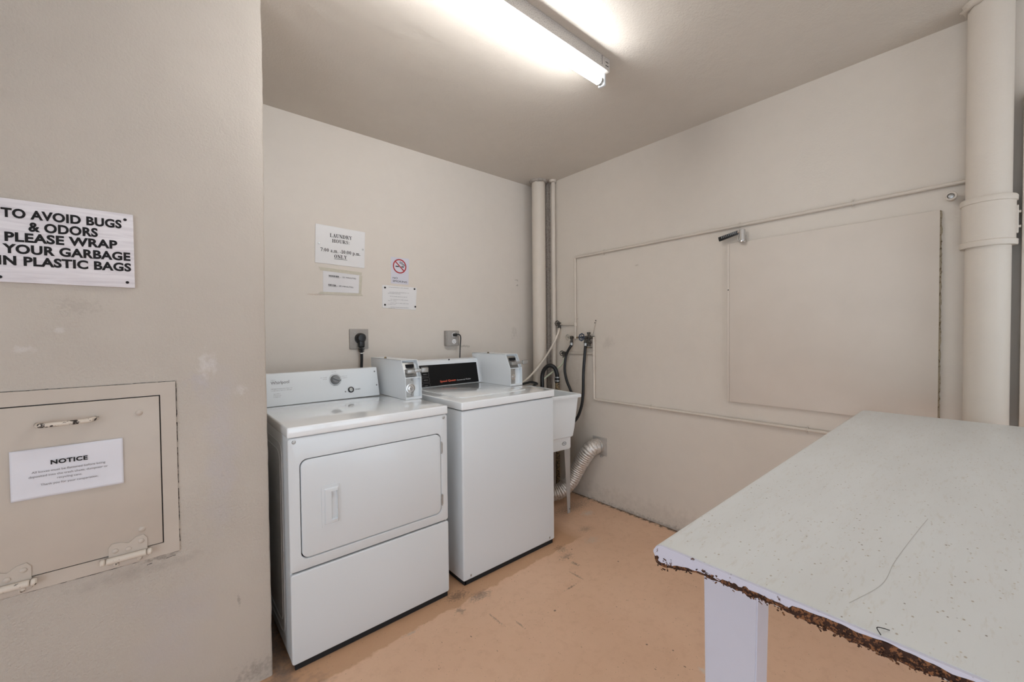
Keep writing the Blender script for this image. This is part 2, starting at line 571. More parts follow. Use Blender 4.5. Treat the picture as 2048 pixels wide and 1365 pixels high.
def fine_print(parent, a, b, h, mat, up=(0, 0, 1), lift=(0, -.0008, 0), seed=0):
    """a line of print too small to read: rows of tiny letter strokes grouped in words"""
    a = Vector(a); b = Vector(b); L_ = (b - a).length; ux = (b - a).normalized(); up = Vector(up); lift = Vector(lift)
    rnd = random.Random(seed + int(L_ * 1e5)); bm = newbm(); x = 0.0
    q = lambda x0, x1, z0, z1: bm.faces.new([bm.verts.new(a + ux * u + up * v + lift) for u, v in ((x0, z0), (x1, z0), (x1, z1), (x0, z1))])
    while x < L_ - h * .5:
        for _ in range(rnd.randint(3, 8)):
            if x > L_ - h * .5: break
            w = h * rnd.uniform(.45, .7); t_ = h * .14; hh = h * rnd.choice((.72, .72, 1.0))
            q(x, x + t_, 0, hh)
            if rnd.random() < .6: q(x + w - t_, x + w, 0, h * .72)
            if rnd.random() < .8: q(x + t_, x + w - t_, h * .6, h * .72)
            if rnd.random() < .6: q(x + t_, x + w - t_, 0, t_)
            x += w + h * .18
        x += h * .4
    return obj('fine_print', bm, mat, parent, flat=True)


# serif capitals drawn as thick and thin strokes on a 1-high grid: (x0,y0,x1,y1,width)
TH, TN = .17, .06
SERIF = {
    'L': (.72, [(.17, 0, .17, 1, TH), (0, .03, .66, .03, TN), (0, .97, .36, .97, TN), (.64, .0, .66, .28, .06)]),
    'A': (.86, [(.43, 1, .14, 0, TN), (.40, 1, .70, 0, TH), (0, .03, .30, .03, TN), (.50, .03, .86, .03, TN), (.2, .33, .58, .33, TN)]),
    'U': (.82, [(.17, 1, .17, .28, TH), (.17, .28, .27, .07, .13), (.27, .06, .52, .06, .11), (.52, .06, .66, .3, TN), (.66, .3, .66, 1, TN), (0, .97, .34, .97, TN), (.52, .97, .8, .97, TN)]),
    'N': (.86, [(.15, 0, .15, 1, TN), (.13, .97, .70, .04, TH), (.70, 0, .70, 1, TN), (0, .03, .3, .03, TN), (.0, .97, .2, .97, TN), (.56, .97, .84, .97, TN)]),
    'D': (.84, [(.17, 0, .17, 1, TH), (0, .03, .46, .03, TN), (0, .97, .46, .97, TN), (.46, .97, .66, .78, .12), (.67, .8, .67, .2, TH), (.66, .22, .46, .03, .12)]),
    'R': (.84, [(.17, 0, .17, 1, TH), (0, .03, .34, .03, TN), (0, .97, .48, .97, TN), (.48, .97, .6, .84, .1), (.58, .86, .58, .64, .15), (.6, .64, .46, .5, .1), (.2, .5, .48, .5, TN), (.42, .5, .70, .02, TH), (.6, .03, .84, .03, TN)]),
    'Y': (.84, [(.14, 1, .42, .48, TH), (.68, 1, .44, .5, TN), (.42, 0, .42, .5, TH), (.24, .03, .6, .03, TN), (0, .97, .3, .97, TN), (.54, .97, .82, .97, TN)]),
    'H': (.90, [(.17, 0, .17, 1, TH), (.70, 0, .70, 1, TH), (0, .03, .34, .03, TN), (.53, .03, .87, .03, TN), (0, .97, .34, .97, TN), (.53, .97, .87, .97, TN), (.17, .51, .7, .51, TN)]),
    'O': (.84, [(.14, .22, .14, .78, TH), (.66, .22, .66, .78, TH), (.14, .76, .3, .96, .1), (.3, .97, .5, .97, TN), (.5, .96, .66, .76, .1), (.14, .24, .3, .04, .1), (.3, .03, .5, .03, TN), (.5, .04, .66, .24, .1)]),
    'S': (.64, [(.52, .97, .52, .72, .05), (.5, .9, .3, .98, TN), (.3, .97, .12, .84, .1), (.12, .84, .16, .66, .13), (.14, .66, .46, .4, TH), (.48, .42, .5, .2, .13), (.5, .2, .34, .03, .1), (.34, .02, .12, .1, TN), (.07, .02, .07, .3, .05)]),
    '7': (.56, [(.03, .93, .52, .93, .13), (.5, .93, .2, 0, .11), (.04, .78, .04, .95, .05)]),
    '0': (.58, [(.1, .2, .1, .8, .14), (.44, .2, .44, .8, .14), (.1, .78, .27, .97, .08), (.27, .97, .44, .78, .08), (.1, .22, .27, .03, .08), (.27, .03, .44, .22, .08)]),
    '1': (.46, [(.24, 0, .24, 1, .15), (.08, .84, .24, .96, .06), (.06, .03, .42, .03, TN)]),
    ':': (.26, [(.06, .08, .2, .08, .14), (.06, .55, .2, .55, .14)]),
    '.': (.24, [(.05, .07, .19, .07, .14)]),
    '-': (.34, [(.04, .32, .3, .32, .11)]),
    'a': (.50, [(.06, .56, .2, .66, .08), (.2, .66, .34, .6, .08), (.34, .62, .34, .08, .13), (.34, .4, .1, .28, .07), (.09, .3, .09, .1, .12), (.1, .06, .32, .12, .07), (.34, .05, .46, .06, .06)]),
    'm': (.86, [(.12, 0, .12, .66, .13), (.42, 0, .42, .6, .13), (.72, 0, .72, .6, .13), (.12, .58, .42, .64, .08), (.42, .58, .72, .64, .08), (0, .03, .24, .03, TN), (.32, .03, .54, .03, TN), (.62, .03, .84, .03, TN), (0, .63, .12, .63, TN)]),
    'p': (.58, [(.12, -.28, .12, .66, .13), (.12, .6, .34, .66, .07), (.34, .66, .46, .5, .09), (.46, .52, .46, .16, .13), (.46, .18, .34, .02, .09), (.12, .05, .34, .02, .06), (0, -.26, .26, -.26, TN), (0, .63, .12, .63, TN)]),
    ' ': (.26, []),
}


def serif_to(bm, s, a, b, h, lift=(0, -.0008, 0)):
    a = Vector(a); b = Vector(b); lift = Vector(lift)
    w = sum(SERIF[c][0] + .07 for c in s) - .07
    L = (b - a).length; ux = (b - a) / w; uy = Vector((0, 0, 1)) * h; k = (L / w)
    x = 0; n = 0
    for c in s:
        adv, st = SERIF[c]
        for (x0, y0, x1, y1, t) in st:
            d = Vector((x1 - x0, y1 - y0)); d.normalize(); q = Vector((-d.y, d.x)) * t / 2; e = d * .02
            n += 1; off = lift * (1 + .02 * (n % 5))
            vs = [bm.verts.new(a + ux * (x + p.x) + uy * p.y + off) for p in
                  (Vector((x0, y0)) - e + q, Vector((x0, y0)) - e - q, Vector((x1, y1)) + e - q, Vector((x1, y1)) + e + q)]
            bm.faces.new(vs)
        x += adv + .07


# ================================================================== the room
bm = newbm(); box(bm, XW - .2, XR + .2, YN - .2, YB + .2, -.1, 0); struct('floor', bm, 'floor', flat=True)
bm = newbm(); box(bm, XW - .2, XR + .2, YN - .2, YB + .2, ZC, ZC + .1); struct('ceiling', bm, 'ceiling', flat=True)
bm = newbm(); box(bm, XE - .1, XR + .2, YB, YB + .2, 0, ZC); struct('wall_back', bm, 'wall_back', flat=True)
bm = newbm(); box(bm, XR, XR + .2, YN, YB, 0, ZC); struct('wall_right', bm, 'wall_right', flat=True)
# unseen walls behind the camera and far left, openings added for fill daylight
bm = newbm(); prism(bm, [(XW - .2, YN, 0), (.1, YN, 0), (.1, YN, 2.25), (XR, YN, 2.25), (XR, YN, ZC), (XW - .2, YN, ZC)], (0, -.2, 0)); struct('wall_near', bm, 'wall_right', flat=True)
bm = newbm(); prism(bm, [(XW, YN, 0), (XW, -1.7, 0), (XW, -1.7, 2.25), (XW, .7, 2.25), (XW, .7, 0), (XW, YL + .1, 0), (XW, YL + .1, ZC), (XW, YN, ZC)], (-.2, 0, 0)); struct('wall_side', bm, 'wall_right', flat=True)

# wall block on the left: its corner is hand-plastered and a little uneven
bm = newbm(); rows = []
NZ = 110
for k in range(NZ + 1):
    z = ZC * k / NZ
    ex = XE + .009 * max(0, min(1, (z - 1.3) / .9)) + (noise.noise(Vector((0, 3, z * 9))) * .0022) + noise.noise(Vector((5, 3, z * 40))) * .0012
    r = .007
    pl = [(XW, YL), (ex - .06, YL), (ex - r, YL), (ex - r * .3, YL + r * .3), (ex, YL + r), (ex, YL + .06), (XE + .004, YB)]
    rows.append([bm.verts.new((x, y, z)) for x, y in pl])
for k in range(NZ):
    for j in range(len(rows[0]) - 1):
        bm.faces.new((rows[k][j], rows[k][j + 1], rows[k + 1][j + 1], rows[k + 1][j]))
struct('wall_left', bm, 'wall_left', sharp=60)

# ================================================================== fluorescent light
FY = 1.192


def light_fixture(name, x0, x1, y, label):
    t = thing(name, ((x0 + x1) / 2, y, ZC), label, 'ceiling light')
    bm = newbm()
    box(bm, x0, x1, y - .04, y + .04, ZC - .057, ZC, .0025, 2)
    obj('channel', bm, 'channel', t)
    bm = newbm(); cyl(bm, (x0 + .03, y, ZC - .088), (x1 - .03, y, ZC - .088), .0185, seg=20, bev=.004)
    obj('tube', bm, 'tube', t)
    for xe, s in ((x0, 1), (x1, -1)):
        bm = newbm()
        box(bm, min(xe, xe + s * .016), max(xe, xe + s * .016), y - .018, y + .018, ZC - .110, ZC - .052, .005, 3)
        sk = obj('socket', bm, 'enamel_rough', t)
        bm = newbm(); cyl(bm, (xe + s * .016, y, ZC - .088), (xe + s * .032, y, ZC - .088), .0175, seg=20, bev=.002)
        obj('tube_cap', bm, 'steel', sk)
    return t


lf = light_fixture('fluorescent_batten', .375, 1.605, FY, 'bare fluorescent tube on a speckled white metal channel across the ceiling')
# seams and slots near the visible end of the channel
bm = newbm()
box(bm, 1.545, 1.5465, FY - .0408, FY - .039, ZC - .044, ZC - .004)
obj('seam', bm, 'gap', lf, flat=True); bm = newbm(); box(bm, 1.572, 1.594, FY - .0408, FY - .039, ZC - .040, ZC - .037)
obj('slot', bm, 'gap', lf, flat=True); bm = newbm()
box(bm, 1.572, 1.592, FY - .0408, FY - .039, ZC - .024, ZC - .021)
obj('slot', bm, 'gap', lf, flat=True)

# ================================================================== dryer
DX0, DX1, DY0, DY1 = .360, 1.062, 1.727, 2.43
dr = thing('dryer', ((DX0 + DX1) / 2, (DY0 + DY1) / 2, 0), 'white front-loading coin dryer beside the left wall, with a square door and slanted control console', 'dryer')
bm = newbm(); box(bm, DX0 + .002, DX1 - .002, DY0 + .014, DY1, .03, .906, .004, 2); obj('cabinet', bm, 'enamel', dr)
# pressed rounded outlines on the left side sheet
bm = newbm()
for hw, hh, r in ((.27, .39, .05), (.235, .355, .05)):
    ring = rrect((DX0 + .003, 2.11, .47), (0, 1, 0), (0, 0, 1), hw, hh, r, 8)
    tube(bm, ring + [ring[0]], .0035, 8, cap=False)
obj('pressed_rib', bm, 'enamel', dr)


def front_slab(bm, x0, x1, z0, z1, y0, y1, r, bev=.004):
    pts = rrect(((x0 + x1) / 2, y0, (z0 + z1) / 2), (1, 0, 0), (0, 0, 1), (x1 - x0) / 2, (z1 - z0) / 2, r, 8)
    n0 = len(bm.faces)
    a = [bm.verts.new(p) for p in pts]; d = y1 - y0
    c = Vector(((x0 + x1) / 2, 0, (z0 + z1) / 2))
    inn = []
    rings = []
    for k in range(4):                       # rolled edge
        t = k / 3; off = bev * (1 - math.sin(t * PI / 2)); dy = bev * (1 - math.cos(t * PI / 2))
        q = rrect(((x0 + x1) / 2, y0 + dy, (z0 + z1) / 2), (1, 0, 0), (0, 0, 1), (x1 - x0) / 2 - off, (z1 - z0) / 2 - off, max(r - off, .0005), 8)
        rings.append([bm.verts.new(p) for p in q])
    rings = rings
    bm.verts.ensure_lookup_table()
    for v in a: bm.verts.remove(v)
    q = rrect(((x0 + x1) / 2, y1, (z0 + z1) / 2), (1, 0, 0), (0, 0, 1), (x1 - x0) / 2, (z1 - z0) / 2, r, 8)
    rings.append([bm.verts.new(p) for p in q])
    bm.faces.new(rings[0]); bm.faces.new(rings[-1][::-1])
    for i in range(len(rings) - 1):
        n = len(rings[i])
        for j in range(n): bm.faces.new((rings[i][j], rings[i][(j + 1) % n], rings[i + 1][(j + 1) % n], rings[i + 1][j]))


DOOR = (.4035, 1.0235, .427, .812)


def ring_slab(bm, x0, x1, z0, z1, hx0, hx1, hz0, hz1, y0, y1, r, hr, bev=.005):
    """front sheet with a rounded opening"""
    def R(a, b, c, d, y, rr, off=0): return rrect(((a + b) / 2, y, (c + d) / 2), (1, 0, 0), (0, 0, 1), (b - a) / 2 - off, (d - c) / 2 - off, max(rr - off, .0004), 8)
    L = [R(x0, x1, z0, z1, y1, r), R(x0, x1, z0, z1, y0 + bev, r), R(x0, x1, z0, z1, y0 + bev * .3, r, bev * .3), R(x0, x1, z0, z1, y0, r, bev),
         R(hx0, hx1, hz0, hz1, y0, hr), R(hx0, hx1, hz0, hz1, y0 + .003, hr, .002), R(hx0, hx1, hz0, hz1, y1, hr, .002)]
    V = [[bm.verts.new(p) for p in l] for l in L]
    for i in range(len(V) - 1):
        n = len(V[i])
        for j in range(n): bm.faces.new((V[i][j], V[i][(j + 1) % n], V[i + 1][(j + 1) % n], V[i + 1][j]))


bm = newbm(); ring_slab(bm, DX0, DX1, .383, .903, DOOR[0] - .005, DOOR[1] + .004, DOOR[2] - .005, DOOR[3] + .005, DY0, DY0 + .02, .012, .03)
obj('front_panel', bm, 'enamel', dr)
bm = newbm(); box(bm, DX0 + .01, DX1 - .01, DY0 + .0135, DY0 + .016, .035, .900); obj('seam_shadow_gap', bm, 'gap', dr)
bm = newbm(); front_slab(bm, DX0 + .001, DX1, .026, .3765, DY0 - .002, DY0 + .02, .010, .005); obj('lower_panel', bm, 'enamel', dr)
bm = newbm(); front_slab(bm, *DOOR, DY0 - .001, DY0 + .013, .028, .0045); door = obj('door', bm, 'enamel', dr)
# recessed grip
hx0, hx1, hz0, hz1 = .476, .548, .527, .692
bm = newbm()
def RR(a, b, c, d, y, rr): return [bm.verts.new(p) for p in rrect(((a + b) / 2, y, (c + d) / 2), (1, 0, 0), (0, 0, 1), (b - a) / 2, (d - c) / 2, rr, 3)]
yf = DY0 - .001
V = [RR(hx0, hx1, hz0, hz1, yf, .004), RR(hx0 + .001, hx1 - .001, hz0 + .001, hz1 - .001, yf - .003, .004), RR(hx0 + .010, hx1 - .006, hz0 + .010, hz1 - .010, yf - .003, .003),
     RR(hx0 + .014, hx1 - .010, hz0 + .014, hz1 - .014, yf - .009, .003), RR(hx0 + .036, hx1 - .012, hz0 + .024, hz1 - .024, yf - .010, .002),
     RR(hx0 + .040, hx1 - .013, hz0 + .027, hz1 - .027, yf - .0012, .001)]
for i in range(len(V) - 1):
    n = len(V[i])
    for j in range(n): bm.faces.new((V[i][j], V[i][(j + 1) % n], V[i + 1][(j + 1) % n], V[i + 1][j]))
bm.faces.new(V[-1])
obj('grip', bm, 'enamel', door)
for z0, z1 in ((.715, .772), (.462, .517)):
    bm = newbm(); cyl(bm, (DOOR[1] + .003, DY0 - .002, z0), (DOOR[1] + .003, DY0 - .002, z1), .0035, seg=12)
    box(bm, DOOR[1] - .001, DOOR[1] + .010, DY0 - .003, DY0 + .001, z0 + .004, z1 - .004, .0008, 1)
    obj('hinge', bm, 'steel', dr)
for x in (.381, 1.041):
    bm = newbm(); lathe(bm, (x, DY0, .888 if x < .5 else .889), (0, -1, 0), [(0, .0075), (.002, .0072), (.004, .005), (.0045, 0)], 16)
    torus(bm, (x, DY0 - .002, .888 if x < .5 else .889), (0, 1, 0), .004, .001, 14, 6)
    obj('screw', bm, 'steel', dr)
bm = newbm(); box(bm, DX0 - .002, DX1 + .002, DY0 - .005, DY1 + .01, .905, .946, .0065, 4); obj('lid', bm, 'enamel_top_lit', dr)
for x in (DX0 + .07, DX1 - .07):
    for y in (DY0 + .09, DY1 - .08):
        bm = newbm(); cyl(bm, (x, y, .0), (x, y, .035), .016, seg=16, bev=.002); obj('foot', bm, 'black', dr)
bm = newbm(); box(bm, DX0 + .012, DX1 - .006, DY0 + .006, DY0 + .016, .001, .030); obj('shade_strip', bm, 'gap', dr)  # black strip added as the shade under the dryer front

# console
CB, CT, ZT = 2.283, 2.325, 1.105        # foot and top of its sloping face
LZ = .946
bm = newbm()
prism(bm, [(DX0 + .004, CB, LZ + .001), (DX0 + .004, CT, ZT), (DX0 + .004, CT + .045, ZT), (DX0 + .004, 2.42, LZ + .001)], (.957 - DX0 - .004, 0, 0), .003, 2)
con = obj('console', bm, 'enamel_rough', dr)
nrm = Vector((0, -(ZT - LZ), (CT - CB))).normalized()


def cp(x, z, lift=0.0):
    """point on the dryer console's sloping face"""
    return Vector((x, CB + (CT - CB) * (z - LZ) / (ZT - LZ), z)) + nrm * lift


def cpx(px, py, lift=0.0):
    d = CR * ((px - 1024) / FPX) + CD * ((py - 682.5) / FPX) + CF
    o = Vector((0, CB, LZ)); k = (o - CAM).dot(nrm) / d.dot(nrm)
    return CAM + d * k + nrm * lift


upc = Vector((0, CT - CB, ZT - LZ)).normalized()
bm = newbm()
LF = nrm * .0008
text_to(bm, 'Whirlpool', cpx(541.5, 770.5), cpx(578.5, 766.5), .0165, upc, LF, .01)
obj('brand_lettering', bm, 'ink_grey', con, flat=True)
def small(a, b, h): fine_print(con, cpx(*a), cpx(*b), h, 'ink_pale', upc, LF)


for x0, y0, x1, y1 in ((542, 780.3, 584, 776.6), (542, 783.8, 585, 780), (541, 762.4, 551, 761.4)):
    small((x0, y0), (x1, y1), .0045)
for k in range(3):
    small((547, 790 + 3.1 * k), (562 + (k == 1) * 3, 788.6 + 3.1 * k), .004)
small((641, 757.4), (654.5, 756), .0045)
small((646, 760.3), (654, 759.5), .0045)
small((681, 754.3), (695, 753), .0045)
small((684, 757.3), (695, 756.2), .0045)
small((663, 745.6), (674, 744.6), .0045)
small((667, 772.2), (677, 771.2), .0045)
bm = newbm(); text_to(bm, 'START', cpx(711, 780.6), cpx(721, 779.3), .007, upc, LF, .01)
obj('start_lettering', bm, 'ink', con, flat=True)
# knob
kc = cpx(670.5, 760)
bm = newbm(); torus(bm, kc + nrm * .0005, nrm, .031, .0006, 40, 4)
obj('dial_ring', bm, 'ink_grey', con)
bm = newbm(); lathe(bm, kc, nrm, [(0, .026), (.004, .0255), (.006, .022), (.020, .020), (.022, .018), (.022, 0)], 32)
kn = obj('knob', bm, 'knob', con)
bm = newbm(); rt = Matrix.Translation(kc) @ Matrix.Rotation(math.radians(-75), 4, 'X') @ Matrix.Rotation(math.radians(-28), 4, 'Z')
box(bm, -.022, .024, -.0045, .0045, .014, .030, .003, 2)
for v in bm.verts: v.co = Matrix.Translation(kc) @ Matrix.Rotation(math.atan2(-nrm.y, nrm.z), 4, 'X') @ Matrix.Rotation(math.radians(-25), 4, 'Z') @ v.co
obj('pointer', bm, 'knob', kn)
# start button and its small lamp
bc = cpx(701.8, 780)
bm = newbm(); lathe(bm, bc, nrm, [(0, .0165), (.004, .016), (.006, .013), (.006, .011), (.003, .0105)], 28); bt = obj('start_button', bm, 'black', con)
bm = newbm(); lathe(bm, bc, nrm, [(.002, .0105), (.007, .010), (.008, .007), (.007, 0)], 24); obj('button_face', bm, 'steel', bt)
bm = newbm(); lathe(bm, cpx(691, 784), nrm, [(0, .004), (.001, .004), (.0015, 0)], 14); obj('indicator_light', bm, 'knob', con)
for q in ((748.8, 743.2), (753.3, 770.2)):
    bm = newbm(); lathe(bm, cpx(*q), nrm, [(0, .0045), (.0015, .004), (.0025, 0)], 14); obj('console_screw', bm, 'knob', con)


def coin_box(x0, x1, foot, lever_len, parent, lz, dark):
    """tall narrow coin meter case: side sheets, open front with slide above and lock below"""
    yb_ = 2.47; F = foot
    kz, tz, ty = 1.064, 1.156, F + .050
    prof = [(F, lz), (F + .003, kz), (ty, tz), (yb_, tz), (yb_, lz)]
    bm = newbm()
    d = .028
    prism(bm, [(x0 + .003, y, z) for y, z in [(F + d, lz + .001), (F + d, kz), (ty + d * .8, tz - .004), (yb_ - .002, tz - .004), (yb_ - .002, lz + .001)]], (x1 - x0 - .006, 0, 0))
    for xs in (x0, x1 - .003):
        prism(bm, [(xs, y, z) for y, z in prof], (.003, 0, 0), .0006, 1)
    box(bm, x0, x1, ty, yb_, tz - .003, tz, .0008, 1)                       # top sheet
    box(bm, x0 + .002, x1 - .002, F + .003, F + d + .004, kz - .003, kz + .001)  # shelf at the knee
    box(bm, x0 + .002, x1 - .002, F, F + d + .004, lz + .0005, lz + .012)     # bottom lip
    o = obj('coin_box', bm, 'enamel_rough', parent)
    # coin slide in the upper opening
    bm = newbm(); ym = F + .040
    s = (ty - F) / (tz - kz)
    prism(bm, [(x0 + .004, F + .012, kz + .004), (x0 + .004, F + .012 + s * .072, kz + .078), (x0 + .004, F + .05 + s * .072, kz + .078), (x0 + .004, F + .05, kz + .004)], (x1 - x0 - .026, 0, 0), .0015, 1)
    cs = obj('coin_slide', bm, 'steel', o)
    bm = newbm()
    for k in range(8):
        xx = x0 + .020 + k * .0068
        if xx > x1 - .034: break
        box(bm, xx, xx + .0032, F + .030, F + .060, kz + .050, kz + .068, .0006, 1)
    obj('coin_slot_ridges', bm, 'gap', o)
    bm = newbm()
    box(bm, x0 + .010, x0 + .062, F - .004, F + .034, kz + .022, kz + .043, .003, 2)
    box(bm, x0 + .050, x1 + lever_len * .4, F - .010, F + .002, kz + .028, kz + .045, .002, 2)
    box(bm, x1 - .006, x1 + lever_len, F - .016, F + .000, kz + .024, kz + .050, .004, 3)
    obj('push_lever', bm, 'steel', o)
    # lock plate with key cylinder in the lower opening
    px0, px1 = x0 + .004, x1 - (.040 if not dark else .048)
    bm = newbm(); box(bm, px0, px1, F + .017, F + .029, lz + .013, kz - .004, .001, 1)
    lp = obj('lock_plate', bm, 'steel', o)
    cx, cz = x0 + .036, lz + .058
    bm = newbm()
    R = .026 if not dark else .019
    lathe(bm, (cx, F + .018, cz), (0, -1, 0), [(0, R), (.004, R), (.0045, R - .004), (.002, R - .006), (.002, R - .011), (.008, R - .012), (.009, R - .016), (.006, R - .018), (.006, 0)], 32)
    obj('key_cylinder', bm, 'chrome', o)
    bm = newbm(); box(bm, cx - .0012, cx + .0012, F + .0105, F + .0125, cz - .004, cz + .004)
    obj('keyhole', bm, 'gap', o, flat=True)
    for zz in (lz + .024, kz - .014):
        bm = newbm(); lathe(bm, (px1 - .010, F + .017, zz), (0, -1, 0), [(0, .006), (.003, .006), (.004, .004), (.002, .002), (.002, 0)], 16)
        obj('plate_screw', bm, 'steel', o)
    bm = newbm(); lathe(bm, (x0 + .018, 2.30, tz), (0, 0, 1), [(0, .008), (.002, .008), (.004, .006), (.008, .0055), (.009, 0)], 16)
    obj('top_lock', bm, 'brass', o)
    return o


coin_box(.983, 1.078, 2.007, .034, dr, .9465, False)

# ================================================================== washer
WX0, WX1, WY0, WY1 = 1.152, 1.826, 1.733, 2.44
wa = thing('washing_machine', ((WX0 + WX1) / 2, (WY0 + WY1) / 2, 0), 'white top-loading coin washer with a black control panel, between the dryer and the plastic sink', 'washing machine')
bm = newbm(); box(bm, WX0, WX1, WY0, WY1, .024, .902, .010, 4); obj('cabinet', bm, 'enamel', wa)
bm = newbm(); box(bm, WX0 + .008, WX1 - .008, WY0 + .010, WY1 - .01, .900, .908); obj('seam', bm, 'gap', wa)
bm = newbm(); box(bm, WX0 - .003, WX1 + .003, WY0 - .005, WY1 + .01, .906, .9475, .0065, 4); obj('top_cover', bm, 'enamel_top_lit', wa)
LW = .9475


def flat_slab(bm, x0, x1, y0, y1, z0, z1, r, bev=.002):
    L = []
    for z, o in ((z0, 0), (z1 - bev, 0), (z1 - bev * .3, bev * .3), (z1, bev)):
        L.append([bm.verts.new(p) for p in rrect(((x0 + x1) / 2, (y0 + y1) / 2, z), (1, 0, 0), (0, 1, 0), (x1 - x0) / 2 - o, (y1 - y0) / 2 - o, r - o, 8)])
    for i in range(3):
        n = len(L[i])
        for j in range(n): bm.faces.new((L[i][j], L[i][(j + 1) % n], L[i + 1][(j + 1) % n], L[i + 1][j]))
    bm.faces.new(L[-1]); bm.faces.new(L[0][::-1])


bm = newbm(); flat_slab(bm, 1.225, 1.715, 1.845, 2.31, LW - .002, LW + .0045, .035, .003); obj('lid', bm, 'enamel_top_lit', wa)
bm = newbm(); box(bm, WX0 + .012, WX1 - .012, WY0 + .008, WY0 + .018, .001, .028); box(bm, WX0 + .010, WX0 + .02, WY0 + .008, WY1 - .02, .001, .028); obj('shade_strip', bm, 'gap', wa)  # black strips standing in for the shade beneath the washer
for x in (WX0 + .045, WX1 - .045):
    bm = newbm(); box(bm, x - .004, x + .004, WY0 - .002, WY0 + .003, .040, .052, .001, 1); obj('front_clip', bm, 'steel', wa)
for x in (WX0 + .06, WX1 - .06):
    for y in (WY0 + .09, WY1 - .08):
        bm = newbm(); cyl(bm, (x, y, 0), (x, y, .03), .016, seg=16, bev=.002); obj('foot', bm, 'black', wa)
# console with sloping face
WB, WT, WZ = 2.367, 2.405, 1.118
bm = newbm()
prism(bm, [(1.165, WB, LW + .001), (1.165, WT, WZ - .008), (1.165, WT + .006, WZ), (1.165, WT + .05, WZ + .006), (1.165, WT + .058, WZ), (1.165, 2.45, LW + .001)], (1.739 - 1.165, 0, 0), .003, 2)
wc = obj('console', bm, 'enamel_rough', wa)
wn = Vector((0, -(WZ - LW), (WT - WB))).normalized(); wup = Vector((0, WT - WB, WZ - LW)).normalized()


def wp(px, py, lift=0.0):
    d = CR * ((px - 1024) / FPX) + CD * ((py - 682.5) / FPX) + CF
    k = (Vector((0, WB, LW)) - CAM).dot(wn) / d.dot(wn)
    return CAM + d * k + wn * lift


def wz(x, z, lift=0.0): return Vector((x, WB + (WT - WB) * (z - LW) / (WZ - LW), z)) + wn * lift


pz0, pz1 = wp(959, 763.5).z, wp(953, 724.5).z
bm = newbm()
prism(bm, [wz(1.205, pz0, -.001), wz(1.722, pz0, -.001), wz(1.722, pz1, -.001), wz(1.205, pz1, -.001)], wn * .003, .0008, 1)
pn = obj('control_panel', bm, 'glass', wc)
bm = newbm(); text_to(bm, 'Speed Queen', wp(880, 765.5, .0022), wp(911.5, 761.8, .0022), .013, wup, wn * .0006, .03)
obj('brand_lettering', bm, 'ink_orange', pn, flat=True)
bm = newbm(); text_to(bm, 'Commercial Washer', wp(913.5, 762, .0022), wp(941.5, 758.8, .0022), .0095, wup, wn * .0006, .0)
obj('panel_lettering', bm, 'ink_white', pn, flat=True)
bx = wp(858, 750).x
for k in range(4):
    z = pz1 - .022 - k * .036
    bm = newbm(); pts = rrect(wz(1.305, z, .0022), (1, 0, 0), wup, .026, .0145, .003, 3)
    tube(bm, pts + [pts[0]], .0006, 4, cap=False)
    fine_print(pn, wz(1.290, z - .003, .0022), wz(1.320, z - .003, .0022), .006, 'ink_pale', wup, wn * .0004, k)
    obj('cycle_button', bm, 'ink_grey', pn, flat=True)
bm = newbm(); cyl(bm, wz(1.50, WZ - .004, .0) + Vector((0, .003, .003)), wz(1.50, WZ - .004, .0) + Vector((0, -.002, .006)), .0045, seg=14); obj('screw_hole', bm, 'gap', wc)
coin_box(1.739, 1.842, 2.036, .040, wa, .948, True)

# ================================================================== laundry tub
A = math.radians(-6)
tubR = Matrix.Translation((2.262, 1.872, 0)) @ Matrix.Rotation(A, 4, 'Z')
TW, TD = .40, .60              # local: x from -TW..0, y from 0..TD


def tl(x, y, z): return tubR @ Vector((x, y, z))


tb = thing('laundry_tub', tl(-TW / 2, TD / 2, 0), 'white molded plastic laundry sink on tapered grey legs, to the right of the washer', 'sink')
bm = newbm()
levels = [(.855, -.003, .006), (.862, .000, .008), (.862, .010, .012), (.858, .014, .014)]


def ringz(inset_x, inset_y, z, r, ybias=0.0):
    return [tl(p.x, p.y, z) for p in rrect((-TW / 2, TD / 2 + ybias, 0), (1, 0, 0), (0, 1, 0), TW / 2 - inset_x, TD / 2 - inset_y, r, 5)]


outer = [(.002, .002, .838, .012), (0, 0, .842, .012), (0, 0, .856, .012), (.005, .005, .862, .012), (.016, .016, .862, .016), (.020, .020, .858, .02), (.045, .045, .60, .03), (.06, .06, .53, .04), (.10, .10, .525, .04)]
V = [[bm.verts.new(p) for p in ringz(ix, iy, z, r)] for ix, iy, z, r in outer]
V0 = V[0]
body = [(.016, .016, .838, .014), (.030, .036, .62, .02), (.036, .045, .56, .022), (.045, .060, .548, .022), (.045, .062, .475, .02), (.05, .068, .465, .02)]
Vb = [[bm.verts.new(p) for p in ringz(ix, iy, z, r)] for ix, iy, z, r in body]


def skin(A_, B_):
    n = len(A_)
    for j in range(n): bm.faces.new((A_[j], A_[(j + 1) % n], B_[(j + 1) % n], B_[j]))


